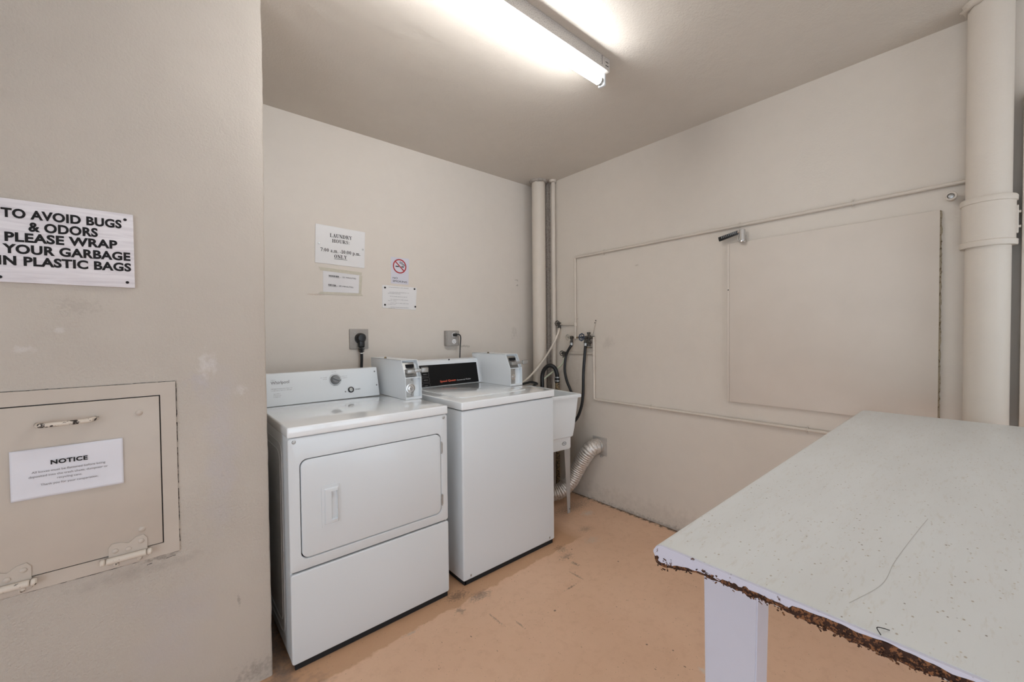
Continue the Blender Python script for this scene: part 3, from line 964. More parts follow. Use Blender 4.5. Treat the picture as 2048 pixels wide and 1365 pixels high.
for i in range(len(V) - 1): skin(V[i], V[i + 1])
bm.faces.new(V[-1])
skin(V0, Vb[0])
for i in range(len(Vb) - 1): skin(Vb[i], Vb[i + 1])
bm.faces.new(Vb[-1])
obj('basin', bm, 'tub', tb)
for sx in (0, 1):
    for sy in (0, 1):
        cx = -.052 if sx else -TW + .052
        cy = .070 if sy == 0 else TD - .070
        dx = -1 if sx else 1
        bm = newbm()
        a0, a1 = (cx - dx * -.0, cx + dx * .050)
        topx = sorted((cx, cx + dx * .056)); botx = sorted((cx + dx * .004, cx + dx * .028))
        pts = [tl(topx[0], cy, .475), tl(topx[1], cy, .475), tl(*(botx[1], cy), .0), tl(*(botx[0], cy), .0)]
        prism(bm, pts, tubR.to_3x3() @ Vector((0, .003, 0)), .0008, 1)
        xx = cx
        pts = [tl(xx, cy, .475), tl(xx, cy + .05 * (1 if sy == 0 else -1), .475), tl(xx + dx * .004, cy + .024 * (1 if sy == 0 else -1), 0), tl(xx + dx * .004, cy, 0)]
        prism(bm, pts, tubR.to_3x3() @ Vector((.003 * dx, 0, 0)))
        lg = obj('leg', bm, 'tub_leg', tb, flat=True)
        if sy == 0 and sx == 1:
            bm = newbm(); q = tl(cx + dx * .012, cy - .001, .03); cyl(bm, q, q + Vector((0, -.002, 0)), .003, seg=10); obj('leg_hole', bm, 'gap', lg)
bm = newbm(); q = tl(-.118, .0605, .512)
n = 28
tube(bm, [q + Vector((math.cos(2 * PI * k / n) * .020, -.0012, math.sin(2 * PI * k / n) * .012)) for k in range(n + 1)], .0017, 6, cap=False)
for dx_ in (-.008, 0, .008): tube(bm, [q + Vector((dx_, -.0018, -.005)), q + Vector((dx_ + .002, -.0018, .005))], .0011, 6)
obj('maker_badge', bm, 'ink_grey', tb, flat=True)

# ================================================================== folding table
TZ, TX0, TX1, TY0, TY1 = .94, .635, 2.366, -1.05, .369
tt = thing('folding_table', ((TX0 + TX1) / 2, (TY0 + TY1) / 2, 0), 'long cream speckled laminate folding table with a crumbling front edge, on pale legs', 'table')
bm = newbm()
prof = []
for k in range(9):                       # rolled long edge
    a = math.radians(90 - 100 * k / 8)
    prof.append((TY1 - .016 + .016 * math.cos(a), TZ - .016 + .016 * math.sin(a)))
prof += [(TY1 - .004, TZ - .030), (TY1 - .012, TZ - .035), (TY1 - .026, TZ - .034), (TY1 - .055, TZ - .024), (TY1 - .085, TZ - .0195)]
pl = [(TX0, TY0, TZ), *[(TX0, y, z) for y, z in prof], (TX0, TY0, TZ - .0195)]
prism(bm, pl, (TX1 - TX0, 0, 0))
obj('tabletop', bm, 'laminate', tt, sharp=50)


def under(y):
    """height of the board's underside below the top, at distance y along the cut end"""
    d = TY1 - y
    P_ = [(0, .018), (.004, .030), (.012, .035), (.026, .034), (.055, .024), (.085, .0195), (9, .0195)]
    for (a, b), (c, e) in zip(P_, P_[1:]):
        if d <= c: return b + (e - b) * (d - a) / (c - a)
    return .0195


# painted strip over the cut end
bm = newbm()
N = 300; top = []; bot = []
for k in range(N + 1):
    y = TY1 - .0006 - (TY1 - TY0 - .01) * k / N
    d = TY1 - y
    zt = TZ - .0008 - (.016 * (1 - math.sqrt(max(0, 1 - (1 - min(1, d / .016)) ** 2))))
    n_ = .5 + .5 * noise.noise(Vector((y * 22, 0, 0))) + .35 * noise.noise(Vector((y * 75, 2, 0)))
    keep = .80 if d < .11 else (.58 if d < .20 else .24)
    f = max(.12, min(1.0, keep + .35 * (n_ - .5)))
    zb = min(zt - .0006, TZ - under(y) * f)
    top.append((y, zt)); bot.append((y, zb))
for k in range(N):
    a = [(TX0 - .0045, *top[k]), (TX0 - .0045, *top[k + 1]), (TX0 - .0045, *bot[k + 1]), (TX0 - .0045, *bot[k])]
    vs = [bm.verts.new(p) for p in a]; bm.faces.new(vs)
    vs2 = [bm.verts.new((p[0] + .0045, p[1], p[2])) for p in a]; bm.faces.new(vs2[::-1])
    bm.faces.new((vs[2], vs[3], vs2[3], vs2[2])); bm.faces.new((vs[0], vs[1], vs2[1], vs2[0]))
obj('edge_strip', bm, 'edge_paint', tt, flat=True)
# crumbling board: ragged body with loose chips
bm = newbm(); N = 520; R1 = []
for k in range(N + 1):
    y = TY1 - .003 - (TY1 - TY0 - .02) * k / N
    n1 = noise.noise(Vector((y * 90, 1, 0))); n2 = noise.noise(Vector((y * 24, 5, 0)))
    zb = TZ - under(y) - .0006 + .0034 * n1 + .003 * n2
    zt = TZ - .004 - max(0, .014 - (TY1 - y))
    xo = TX0 - .0038 - .0022 * abs(noise.noise(Vector((y * 65, 9, 0)))) + .001 * n2
    xi = TX0 - .001
    R1.append([bm.verts.new(p) for p in ((xi, y, zt), (xo + .0012, y, zt - .001), (xo, y, (zt + zb) / 2 + .002 * n1), (xo + .0006, y, zb + .001), (xi, y, zb), (TX0 + .008, y, zb + .002))])
for k in range(N):
    for j in range(5): bm.faces.new((R1[k][j], R1[k][j + 1], R1[k + 1][j + 1], R1[k + 1][j]))
for i in range(1500):
    y = TY1 - .006 - (random.random() ** .8) * (TY1 - TY0 - .3)
    c = Vector((TX0 - random.uniform(.002, .0055), y, TZ - under(y) * random.uniform(.52, 1.16)))
    s = random.uniform(.0005, .0016)
    rm = Matrix.Translation(c) @ Matrix.Rotation(random.uniform(0, 3), 4, Vector((random.random(), random.random(), random.random())).normalized()) @ Matrix.Diagonal((s, s * random.uniform(1, 2.5), s * .5, 1))
    bmesh.ops.create_cube(bm, size=1.6, matrix=rm)
obj('crumbling_core', bm, 'chipboard', tt, flat=True)
# a fine scratch across the laminate
bm = newbm()
sc_ = smooth_path([W(*q, 2, TZ + .0003) for q in ((1856, 1038), (1828, 1072), (1790, 1123), (1764, 1169), (1698, 1207))], 8)
for a, b in zip(sc_, sc_[1:]):
    d = (b - a).normalized(); n_ = Vector((-d.y, d.x, 0)) * .00035
    bm.faces.new([bm.verts.new(p) for p in (a + n_, a - n_, b - n_, b + n_)])
obj('scratch', bm, 'scratch', tt, flat=True)
# legs
for lx, ly, vis in ((.722, .237, 1), (2.20, .237, 0), (.722, -.92, 0), (2.20, -.92, 0)):
    bm = newbm(); zt = TZ - .0195
    a = [(lx, ly), (lx + .055, ly), (lx + .055, ly + .088), (lx, ly + .088)]
    b = [(lx + .004, ly + .016), (lx + .050, ly + .016), (lx + .050, ly + .080), (lx + .004, ly + .080)]
    va = [bm.verts.new((x, y, zt)) for x, y in a]; vb = [bm.verts.new((x, y, 0)) for x, y in b]
    bm.faces.new(va); bm.faces.new(vb[::-1])
    for j in range(4): bm.faces.new((va[j], va[(j + 1) % 4], vb[(j + 1) % 4], vb[j]))
    bmesh.ops.bevel(bm, geom=[e for e in bm.edges], offset=.002, segments=2, affect='EDGES')
    obj('leg', bm, 'leg_paint', tt)
# a hair and a thread caught on the top
bm = newbm(); tube(bm, [(.634, .0785, TZ + .0010), (.641, .083, TZ + .004), (.647, .078, TZ + .003), (.652, .073, TZ + .0009)], .0005, 6, 6)
tag(obj('fibre_strand', bm, 'ink', None, (.64, .078, TZ)), 'short dark curled strand lying over the broken table edge', 'strand')

# ================================================================== left wall: chute, sign, notice
fx0, fx1, fz0, fz1 = -.66, .038, .578, 1.148
dx0, dx1, dz0, dz1 = -.62, -.0045, .622, 1.104
ch = thing('garbage_chute_hatch', ((fx0 + fx1) / 2, YL, fz0), 'beige painted metal garbage chute hatch with a bar handle, hinged along its bottom', 'chute door')
bm = newbm()
P = lambda x, z, y: bm.verts.new((x, y, z))
o_ = [(fx0, fz0), (fx1, fz0), (fx1, fz1), (fx0, fz1)]
i_ = [(dx0 - .003, dz0 - .003), (dx1 + .003, dz0 - .003), (dx1 + .003, dz1 + .003), (dx0 - .003, dz1 + .003)]
L = [[P(x, z, YL + .004) for x, z in o_], [P(x, z, YL - .004) for x, z in o_], [P(x + (.001 if x < 0 else -.001), z + (.001 if z < .8 else -.001), YL - .005) for x, z in o_], [P(x, z, YL - .005) for x, z in i_], [P(x, z, YL + .004) for x, z in i_]]
for i in range(4):
    for j in range(4): bm.faces.new((L[i][j], L[i][(j + 1) % 4], L[i + 1][(j + 1) % 4], L[i + 1][j]))
obj('frame', bm, 'paint_metal', ch, flat=True)
bm = newbm(); box(bm, fx0 + .01, fx1 - .01, YL - .0022, YL - .001, fz0 + .01, fz1 - .01); obj('joint_gap', bm, 'gap', ch, flat=True)
bm = newbm(); box(bm, dx0, dx1, YL - .008, YL - .002, dz0, dz1, .0015, 2); dp = obj('door', bm, 'paint_metal', ch)
# ragged dark paint crack round the frame
def crack(p0, p1, w, amp, dens):
    bm = newbm()
    p0 = Vector(p0); p1 = Vector(p1); L_ = (p1 - p0).length; n = int(L_ / .006); t = (p1 - p0).normalized(); q = Vector((-t.z, 0, t.x))
    for k in range(n):
        if noise.noise(Vector((k * .15, p0.x * 7, p0.z * 5))) > dens: continue
        s = w * (1 + .8 * noise.noise(Vector((k * .7, 3, p0.z))))
        a = p0 + t * (k * .006) + q * amp * noise.noise(Vector((k * .25, 1, p0.x))); b = p0 + t * ((k + 1.1) * .006) + q * amp * noise.noise(Vector(((k + 1) * .25, 1, p0.x)))
        vs = [bm.verts.new(a + q * s / 2), bm.verts.new(a - q * s / 2), bm.verts.new(b - q * s / 2), bm.verts.new(b + q * s / 2)]
        bm.faces.new(vs)
    o = obj('paint_crack', bm, 'gap', ch, flat=True); o['kind'] = 'stuff'
yy = YL - .0006
crack((fx0, yy, fz0 - .001), (fx1 + .003, yy, fz0 - .001), .0019, .002, .35)
crack((fx1 + .001, yy, fz0), (fx1 + .001, yy, fz1), .0017, .0018, .25)
crack((fx0, yy, fz1 + .001), (fx1, yy, fz1 + .001), .0012, .001, .5)
crack((-.045, yy, fz0 - .020), (.035, yy, fz0 - .012), .0013, .002, .1)
bm = newbm()
hp = [(-.268, YL - .008, 1.050), (-.262, YL - .030, 1.050), (-.248, YL - .040, 1.051), (-.170, YL - .040, 1.052), (-.156, YL - .030, 1.053), (-.149, YL - .008, 1.053)]
tube(bm, hp, .0065, 12, 5)
obj('handle', bm, 'chip_heavy', dp)
for x, z in ((-.053, 1.056), (-.054, .682)):
    bm = newbm(); lathe(bm, (x, YL - .008, z), (0, -1, 0), [(0, .009), (.002, .0085), (.005, .005), (.006, 0)], 18); obj('rivet', bm, 'paint_metal', dp)
for hx in (-.087, -.332):
    bm = newbm()
    w = .045; pts = []
    for x, z in ((-w, .0), (-w, .034), (-w * .82, .046), (-w * .4, .044), (0, .036), (w * .4, .050), (w * .8, .053), (w, .040), (w, 0)):
        pts.append((hx + x, YL - .008, .612 + z))
    prism(bm, pts, (0, -.003, 0), .001, 1)
    lf_ = [(hx - w, YL - .005, .611), (hx + w, YL - .005, .611), (hx + w, YL - .005, .590), (hx + w * .6, YL - .005, .583), (hx - w * .6, YL - .005, .583), (hx - w, YL - .005, .592)]
    prism(bm, lf_, (0, -.003, 0), .0008, 1)
    hg = obj('hinge', bm, 'paint_metal', ch)
    bm = newbm(); cyl(bm, (hx - .050, YL - .018, .609), (hx + .042, YL - .018, .609), .0095, seg=20, bev=.002)
    obj('hinge_barrel', bm, 'chip_light', hg)
    bm = newbm(); cyl(bm, (hx + .044, YL - .018, .609), (hx + .056, YL - .018, .609), .0098, seg=20, bev=.003)
    obj('pin_cap', bm, 'chip_light', hg)
    bm = newbm(); cyl(bm, (hx - .064, YL - .018, .609), (hx - .052, YL - .018, .609), .0098, seg=20, bev=.003)
    obj('pin_cap', bm, 'chip_light', hg)
    for x, z in ((-.030, .634), (0, .630), (.030, .646)):
        bm = newbm(); lathe(bm, (hx + x, YL - .011, z), (0, -1, 0), [(0, .0075), (.002, .007), (.004, .004), (.0045, 0)], 16); obj('rivet', bm, 'paint_metal', hg)
    for x in (-.028, .026):
        bm = newbm(); lathe(bm, (hx + x, YL - .008, .591), (0, -1, 0), [(0, .007), (.002, .0065), (.0035, .004), (.0015, .003), (.0015, 0)], 16); obj('screw', bm, 'chip_heavy', hg)

# garbage sign
SY = YL - .009
sg = thing('garbage_sign', (-.24, YL, 1.45), 'white painted wood sign in black capitals about wrapping garbage in plastic bags', 'sign')
bm = newbm(); box(bm, -.405, -.0545, SY, YL, 1.452, 1.682, .0015, 2); sb = obj('board', bm, 'wood_sign', sg)
def WS(px, py): return W(px, py, 1, SY)
rows_ = [('TO AVOID BUGS', (1.5, 432.4), (243.5, 456.8), .0185), ('& ODORS', (57, 462.4), (196, 474), .0185), ('PLEASE WRAP', (9.2, 481.2), (235, 497.8), .0185),
         ('YOUR GARBAGE', (4.8, 504.8), (261, 521.8), .0185), ('IN PLASTIC BAGS', (-4, 528.3), (262.5, 543), .0185)]
for s, a, b, h in rows_:
    a3, b3 = WS(*a), WS(*b)
    h = WS(a[0], a[1] - 18.3).z - a3.z
    lettering(sb, [(s, a3, b3, h)], 'ink', bold=.040, spacing=1.05)
for q in ((250, 439.8), (254.8, 565.3), (0, 554)):
    p = WS(*q); bm = newbm(); lathe(bm, p, (0, -1, 0), [(0, .0042), (.001, .004), (.0015, 0)], 14); obj('screw', bm, 'ink', sg)
bm = newbm(); lathe(bm, (-.392, SY, 1.672), (0, -1, 0), [(0, .0042), (.001, .004), (.0015, 0)], 14); obj('screw', bm, 'ink', sg)

# paper notice taped on the hatch door
NY = YL - .0095
nt = thing('paper_notice', (-.207, NY, .84), 'wrinkled white paper headed NOTICE, stuck on the garbage chute hatch', 'notice')


def WN(px, py): return W(px, py, 1, NY)


def sheet(c00, c10, c11, c01, nx, nz, wave, thick=.0003):
    """slightly wavy paper sheet from its corners (bottom left, bottom right, top right, top left)"""
    bm = newbm(); g = []
    c = [Vector(x) for x in (c00, c10, c11, c01)]
    for j in range(nz + 1):
        r = []
        for i in range(nx + 1):
            u, v = i / nx, j / nz
            p = c[0] * (1 - u) * (1 - v) + c[1] * u * (1 - v) + c[2] * u * v + c[3] * (1 - u) * v
            p = p + Vector((0, -.0006 - wave * (.5 + .5 * noise.noise(Vector((p.x * 14, 7, p.z * 14)))) * (1.0 if .05 < v else 1.6), 0))
            r.append(bm.verts.new(p))
        g.append(r)
    for j in range(nz):
        for i in range(nx): bm.faces.new((g[j][i], g[j][i + 1], g[j + 1][i + 1], g[j + 1][i]))
    f = list(bm.faces); ret = bmesh.ops.extrude_face_region(bm, geom=f)
    for v in [x for x in ret['geom'] if isinstance(x, bmesh.types.BMVert)]: v.co.y += thick
    return bm


bm = sheet(WN(22, 1006), WN(248, 966), WN(245.5, 876), WN(18, 905), 40, 20, .003)
obj('sheet', bm, 'paper_wrinkled', nt, sharp=180)
LN = (0, -.0052, 0)
bm = newbm()
text_to(bm, 'NOTICE', WN(102, 928.5), WN(176, 918.5), .0125, lift=LN, bold=.035, spacing=1.1)
obj('heading', bm, 'ink', nt, flat=True)
for s, a, b in (('All boxes must be flattened before being', (64, 948), (211, 925.5)), ('deposited into the trash chute, dumpster or', (58, 957.5), (216, 933)),
                ('recycling cans.', (115, 956.5), (165, 949)), ('Thank you for your cooperation.', (82, 971.5), (197, 953))):
    lettering(nt, [(s, WN(*a), WN(*b), .0062)], 'ink_grey', lift=LN, bold=.006)

# ================================================================== back wall: signs and sockets
def WB_(px, py): return W(px, py, 1, YB - .003)


def plate(px, th=.002, y=YB):
    """thin plate on the back wall through four photo corners (TL TR BR BL)"""
    bm = newbm(); c = [W(a, b, 1, y - th) for a, b in px]
    for p in c: p.y = y - th
    prism(bm, c, (0, th, 0), .0004, 1); return bm, c


hs = thing('laundry_hours_sign', WB_(680, 530), 'white laundry hours sign in serif letters, the largest sign on the back wall', 'sign')
bm, c = plate([(631, 447), (730, 465), (729, 537), (630, 525)], .003); obj('board', bm, 'plastic_sign', hs)
q = lambda a, b: W(a, b, 1, YB - .0035)
for s, a, b, h in (('LAUNDRY', (660, 474), (704, 480.4), .021), ('HOURS:', (664.5, 485), (699, 489.4), .020), ('7:00 a.m. -10:00 p.m.', (641, 502.2), (720.5, 512.2), .021)):
    bm = newbm(); serif_to(bm, s, q(*a), q(*b), h); obj('lettering', bm, 'ink', hs, flat=True)
bm = newbm()
serif_to(bm, 'ONLY', q(668.5, 516), q(694, 518.8), .020)
a, b = q(668, 518.2), q(694.5, 521); u = Vector((0, 0, .0018)); lf2 = Vector((0, -.0008, 0))
bm.faces.new([bm.verts.new(p + lf2) for p in (a, b, b + u, a + u)])
obj('lettering', bm, 'ink', hs, flat=True)
for p in ((638, 486.5), (725.5, 499.5)):
    bm = newbm(); lathe(bm, q(*p), (0, -1, 0), [(0, .006), (.0015, .0055), (.002, 0)], 16); obj('screw', bm, 'steel', hs)

tm = thing('cycle_time_note', WB_(683, 588), 'small taped note giving washer and dryer minutes, just below the laundry hours sign', 'notice')
bm, c = plate([(646, 539.5), (720, 549), (719, 587), (646, 584)], .0012); obj('sheet', bm, 'paper', tm)
for k, cc in enumerate(([(637, 533.5), (724, 545.5), (723, 551.5), (641, 541)], [(718.5, 552), (724.5, 552.6), (722.5, 588), (717.5, 587.6)], [(641, 583.5), (722, 588.4), (726, 592), (636, 588)])):
    bm = newbm(); pts = [W(a, b, 1, YB - .0016) for a, b in cc]
    prism(bm, [p - Vector((0, .0006 * k, 0)) for p in pts], (0, .0003, 0)); obj('tape', bm, 'tape', tm, flat=True)
bm = newbm(); q = lambda a, b: W(a, b, 1, YB - .0014)
for w1, a1, b1, w2, a2, b2 in (('WASHER', (657, 552.8), (678.5, 555.4), '... 25 MINUTES', (680, 555.6), (712, 559.4)), ('DRYER', (657, 571.2), (672.5, 573), '.. 45 MINUTES', (674, 573.2), (706.5, 576.8))):
    bm = newbm(); text_to(bm, w1, q(*a1), q(*b1), .0085, bold=.03)
    a, b = q(a1[0], a1[1] + 1.2), q(b1[0] + .5, b1[1] + 1.2)
    bm.faces.new([bm.verts.new(p + lf2) for p in (a, b, b + u * .6, a + u * .6)])
    obj('lettering', bm, 'ink', tm, flat=True)
    bm = newbm(); text_to(bm, w2, q(*a2), q(*b2), .0085); obj('lettering', bm, 'ink', tm, flat=True)

ns = thing('no_smoking_sign', WB_(800, 569), 'small vertical no smoking sticker with a red barred circle', 'sign')
bm, c = plate([(782, 514), (818, 518), (817, 570), (782, 567)], .0012); obj('sticker', bm, 'sticker', ns)
q = lambda a, b: W(a, b, 1, YB - .0014)
cc = q(799.3, 533.0); Rr = (q(799.3, 517.7).z - q(799.3, 548.6).z) / 2 * .93


def annulus(bm, c, r0, r1, y, n=48):
    A_ = [bm.verts.new((c.x + math.cos(2 * PI * k / n) * r0, y, c.z + math.sin(2 * PI * k / n) * r0)) for k in range(n)]
    B_ = [bm.verts.new((c.x + math.cos(2 * PI * k / n) * r1, y, c.z + math.sin(2 * PI * k / n) * r1)) for k in range(n)]
    for k in range(n): bm.faces.new((A_[k], A_[(k + 1) % n], B_[(k + 1) % n], B_[k]))


bm = newbm(); annulus(bm, cc, Rr * .84, Rr * 1.0, YB - .0022)
t_ = Vector((.72, 0, -.69)); n_ = Vector((.69, 0, .72)) * Rr * .075; e_ = t_ * Rr * .9
bm.faces.new([bm.verts.new(Vector((cc.x, YB - .0026, cc.z)) + p) for p in (-e_ + n_, -e_ - n_, e_ - n_, e_ + n_)])
obj('prohibition_ring', bm, 'ink_red', ns, flat=True)
bm = newbm()
def rect(x0, x1, z0, z1, y=YB - .0020):
    bm.faces.new([bm.verts.new(p) for p in ((x0, y, z0), (x1, y, z0), (x1, y, z1), (x0, y, z1))])
rect(cc.x - Rr * .62, cc.x - Rr * .12, cc.z - Rr * .12, cc.z + Rr * .02)
rect(cc.x + Rr * .25, cc.x + Rr * .62, cc.z - Rr * .12, cc.z + Rr * .02)
for pts in ([(.0, .65), (.05, .42), (.3, .42), (.34, .2), (.6, .2), (.66, .06)], [(.14, .7), (.2, .52), (.42, .55), (.48, .32), (.7, .3), (.74, .08)]):
    tube(bm, [(cc.x + a * Rr, YB - .0016, cc.z + b * Rr) for a, b in pts], .0014, 6, 4)
obj('cigarette_pictogram', bm, 'ink', ns, flat=True)
lettering(ns, [('NO', q(785.5, 557.6), q(795, 558.6), .0125), ('SMOKING', q(785.5, 563.8), q(814, 566.6), .0125)], 'ink')

rs = thing('rules_notice', WB_(799, 620), 'small framed sheet of tiny printed rules with black corner screws, under the no smoking sticker', 'notice')
bm, c = plate([(764.5, 570), (833.5, 576), (831.5, 620.5), (764.5, 616)], .0025); obj('board', bm, 'plastic_sign', rs)
q = lambda a, b: W(a, b, 1, YB - .0027)
for k, (x0, x1) in enumerate(((777, 817), (779, 819), (776, 801), (780, 814),
                                 (781, 817), (776, 793), (781, 817), (776, 792), (781, 818), (777, 790))):
    yb0 = 575.3 + (0, 9.5, 12.2, 18, 24, 26.8, 31, 34, 39.2, 41.8)[k]
    yb0 += (x0 - 777) * .07
    fine_print(rs, q(x0, yb0), q(x1, yb0 + (x1 - x0) * .065), .0048, 'ink_grey', seed=k)
for p in ((770, 575.5), (829, 578.6), (770, 610), (830.5, 614)):
    bm = newbm(); lathe(bm, q(*p), (0, -1, 0), [(0, .0065), (.002, .006), (.0035, .003), (.0035, 0)], 14); obj('corner_screw', bm, 'ink', rs)

# range socket with the dryer plug
O1 = (.893, 1.011, 1.207, 1.331)
rc = thing('dryer_wall_socket', (.952, YB, O1[2]), 'square grey power socket plate above the dryer with paint-spattered edges', 'socket')
bm = newbm(); box(bm, O1[0], O1[1], YB - .010, YB, O1[2], O1[3], .003, 2); obj('cover_plate', bm, 'outlet', rc)
bm = newbm(); lathe(bm, (.957, YB - .010, 1.272), (0, -1, 0), [(0, .034), (.004, .033), (.005, .03), (.005, 0)], 32); obj('socket_face', bm, 'black', rc)
for p in ((.925, 1.310), (.985, 1.225)):
    bm = newbm(); lathe(bm, (p[0], YB - .010, p[1]), (0, -1, 0), [(0, .004), (.0015, .0035), (.002, 0)], 12); obj('screw', bm, 'steel', rc)
pc = thing('dryer_power_cord', (.957, YB - .03, 1.1), 'thick black plug and cord running down behind the dryer console', 'power cord')
bm = newbm(); lathe(bm, (.957, YB - .015, 1.275), (0, -1, 0), [(0, .030), (.006, .031), (.022, .029), (.030, .022), (.032, 0)], 32)
box(bm, .938, .976, YB - .043, YB - .017, 1.215, 1.270, .008, 3)
for k in range(4): box(bm, .940 + k * .001, .974 - k * .001, YB - .041, YB - .019, 1.206 - k * .006, 1.210 - k * .006, .0015, 1)
obj('plug', bm, 'black', pc)
bm = newbm(); tube(bm, [(.957, YB - .03, 1.212), (.958, YB - .03, 1.15), (.956, YB - .028, 1.08), (.952, YB - .035, .9), (.95, 2.47, .70)], .0085, 14, 6); obj('cord', bm, 'rubber', pc)
bm = newbm(); cyl(bm, (.957, YB - .03, 1.176), (.957, YB - .03, 1.182), .0092, seg=16); obj('cord_band', bm, 'ink_white', pc)

# duplex socket for the washer
x0, x1, z0, z1 = 1.572, 1.684, 1.207, 1.318
r2 = thing('washer_wall_socket', (1.628, YB, z0), 'grey surface-mounted socket box above the washer with one free outlet', 'socket')
bm = newbm(); box(bm, x0, x1 - .012, YB - .032, YB, z0, z1, .003, 2); obj('back_box', bm, 'outlet', r2)
bm = newbm(); box(bm, x0 + .006, x1 - .004, YB - .037, YB - .031, z0 + .001, z1 - .001, .002, 2); cv = obj('cover_plate', bm, 'outlet', r2)
for z in (1.287, 1.239):
    bm = newbm(); lathe(bm, (1.634, YB - .0368, z), (0, -1, 0), [(0, .018), (.002, .0175), (.002, 0)], 28); fc = obj('socket_face', bm, 'plastic_sign', cv)
    for a in (1.626, 1.640):
        bm = newbm(); box(bm, a, a + .002, YB - .0395, YB - .038, z - .001, z + .007); obj('slot', bm, 'gap', fc, flat=True)
    bm = newbm(); cyl(bm, (1.634, YB - .038, z - .008), (1.634, YB - .0395, z - .008), .0022, seg=10); obj('ground_hole', bm, 'gap', fc, flat=True)
p2 = thing('washer_power_cord', (1.64, YB - .05, 1.1), 'thin black cord plugged in above the washer and dropping behind it', 'power cord')
bm = newbm(); box(bm, 1.620, 1.650, YB - .062, YB - .0392, 1.276, 1.298, .007, 3); obj('plug', bm, 'black', p2)
bm = newbm(); tube(bm, [(1.645, YB - .056, 1.290), (1.665, YB - .062, 1.288), (1.676, YB - .062, 1.265), (1.672, YB - .06, 1.20), (1.668, YB - .058, 1.10), (1.66, YB - .055, .95), (1.65, YB - .06, .7)], .0042, 10, 7)
obj('cord', bm, 'rubber', p2)

# ================================================================== corner pipes
def wobble(z, s): return noise.noise(Vector((s, 0, z * 3))) * .0008


CPX, CPY, CPR = 2.417, 2.452, .056
cpipe = thing('corner_drain_stack', (CPX, CPY, 0), 'thick beige painted vertical pipe in the corner behind the sink', 'pipe')
bm = newbm(); cyl(bm, (CPX, CPY, 0), (CPX, CPY, ZC - .001), CPR, seg=40); obj('pipe', bm, 'paint', cpipe)
rp = thing('riser_pipe', (2.498, 2.362, 0), 'thin beige painted vertical pipe right beside the thick corner pipe', 'pipe')
bm = newbm(); cyl(bm, (2.498, 2.362, 0), (2.498, 2.362, ZC - .001), .0175, seg=20); obj('pipe', bm, 'paint', rp)
bm = newbm()
box(bm, 2.487, 2.5245, 2.30 + .12, 2.584, .001, ZC - .001)
obj('pipe_chase_mortar', bm, 'concrete', cpipe, flat=True)


def plaster_lump(c, r, h, seed, seg=26):
    bm = newbm(); rows = []
    for i, (f, hh) in enumerate(((1.28, 0), (1.22, -.4 * h), (1.06, -h), (.96, -h * .8), (.9, 0))):
        rows.append([bm.verts.new((c[0] + math.cos(2 * PI * k / seg) * r * f * (1 + .16 * noise.noise(Vector((k * .9, i * .7, seed)))),
                                   c[1] + math.sin(2 * PI * k / seg) * r * f * (1 + .16 * noise.noise(Vector((k * .9, i * .7, seed + 4)))),
                                   ZC - .0005 + hh * (1 + .9 * noise.noise(Vector((k * 1.3, i, seed)))))) for k in range(seg)])
    for i in range(4):
        for k in range(seg): bm.faces.new((rows[i][k], rows[i][(k + 1) % seg], rows[i + 1][(k + 1) % seg], rows[i + 1][k]))
    return bm


obj('plaster_collar', plaster_lump((CPX, CPY), .060, .022, 2), 'concrete', cpipe, sharp=180)
obj('plaster_collar', plaster_lump((2.494, 2.362), .024, .020, 7), 'paint', rp, sharp=180)

# ================================================================== right wall
# big column pipe
KX, KY, KR = 2.441, .004, .0602
kp = thing('drain_stack', (KX, KY, 0), 'large beige floor-to-ceiling pipe with a wide coupling, behind the folding table', 'pipe')
bm = newbm(); cyl(bm, (KX, KY, 0), (KX, KY, ZC - .001), KR, seg=56); obj('pipe', bm, 'paint', kp)
KC = KR + .009
bm = newbm(); lathe(bm, (KX, KY, 1.612), (0, 0, 1), [(0, KR - .001), (0, KC + .004), (.004, KC + .0065), (.020, KC + .0065), (.024, KC + .001), (.165, KC + .001), (.167, KC + .005), (.183, KC + .006), (.188, KC + .003), (.190, KR - .001)], 56)
obj('coupling', bm, 'paint', kp, sharp=40)
bm = newbm(); box(bm, KX - .004, KX + .010, KY - KC - .006, KY - KC + .004, 1.655, 1.760, .002, 1)
for z in (1.68, 1.735): cyl(bm, (KX + .003, KY - KC - .004, z), (KX + .003, KY - KC - .012, z), .005, seg=6)
obj('clamp_bolt', bm, 'chip_light', kp)
obj('plaster_collar', plaster_lump((KX, KY), .062, .02, 11), 'paint', kp, sharp=180)

# painted cabinet at the very edge of the view
cb = thing('electric_cabinet', (2.45, -.3, .95), 'beige painted flat-fronted cabinet at the right edge, past the large pipe', 'cabinet')
bm = newbm(); box(bm, 2.452, XR - .0008, -.52, -.0805, .60, 2.185, .006, 3); obj('cabinet_body', bm, 'paint_trim', cb)
bm = newbm(); box(bm, 2.440, 2.4525, -.515, -.0790, .605, 2.180, .004, 2); cdn = obj('door', bm, 'paint_trim', cb)
bm = newbm(); cyl(bm, (2.440, -.48, 1.4), (2.425, -.48, 1.4), .011, seg=16, bev=.002); obj('latch', bm, 'steel', cdn)


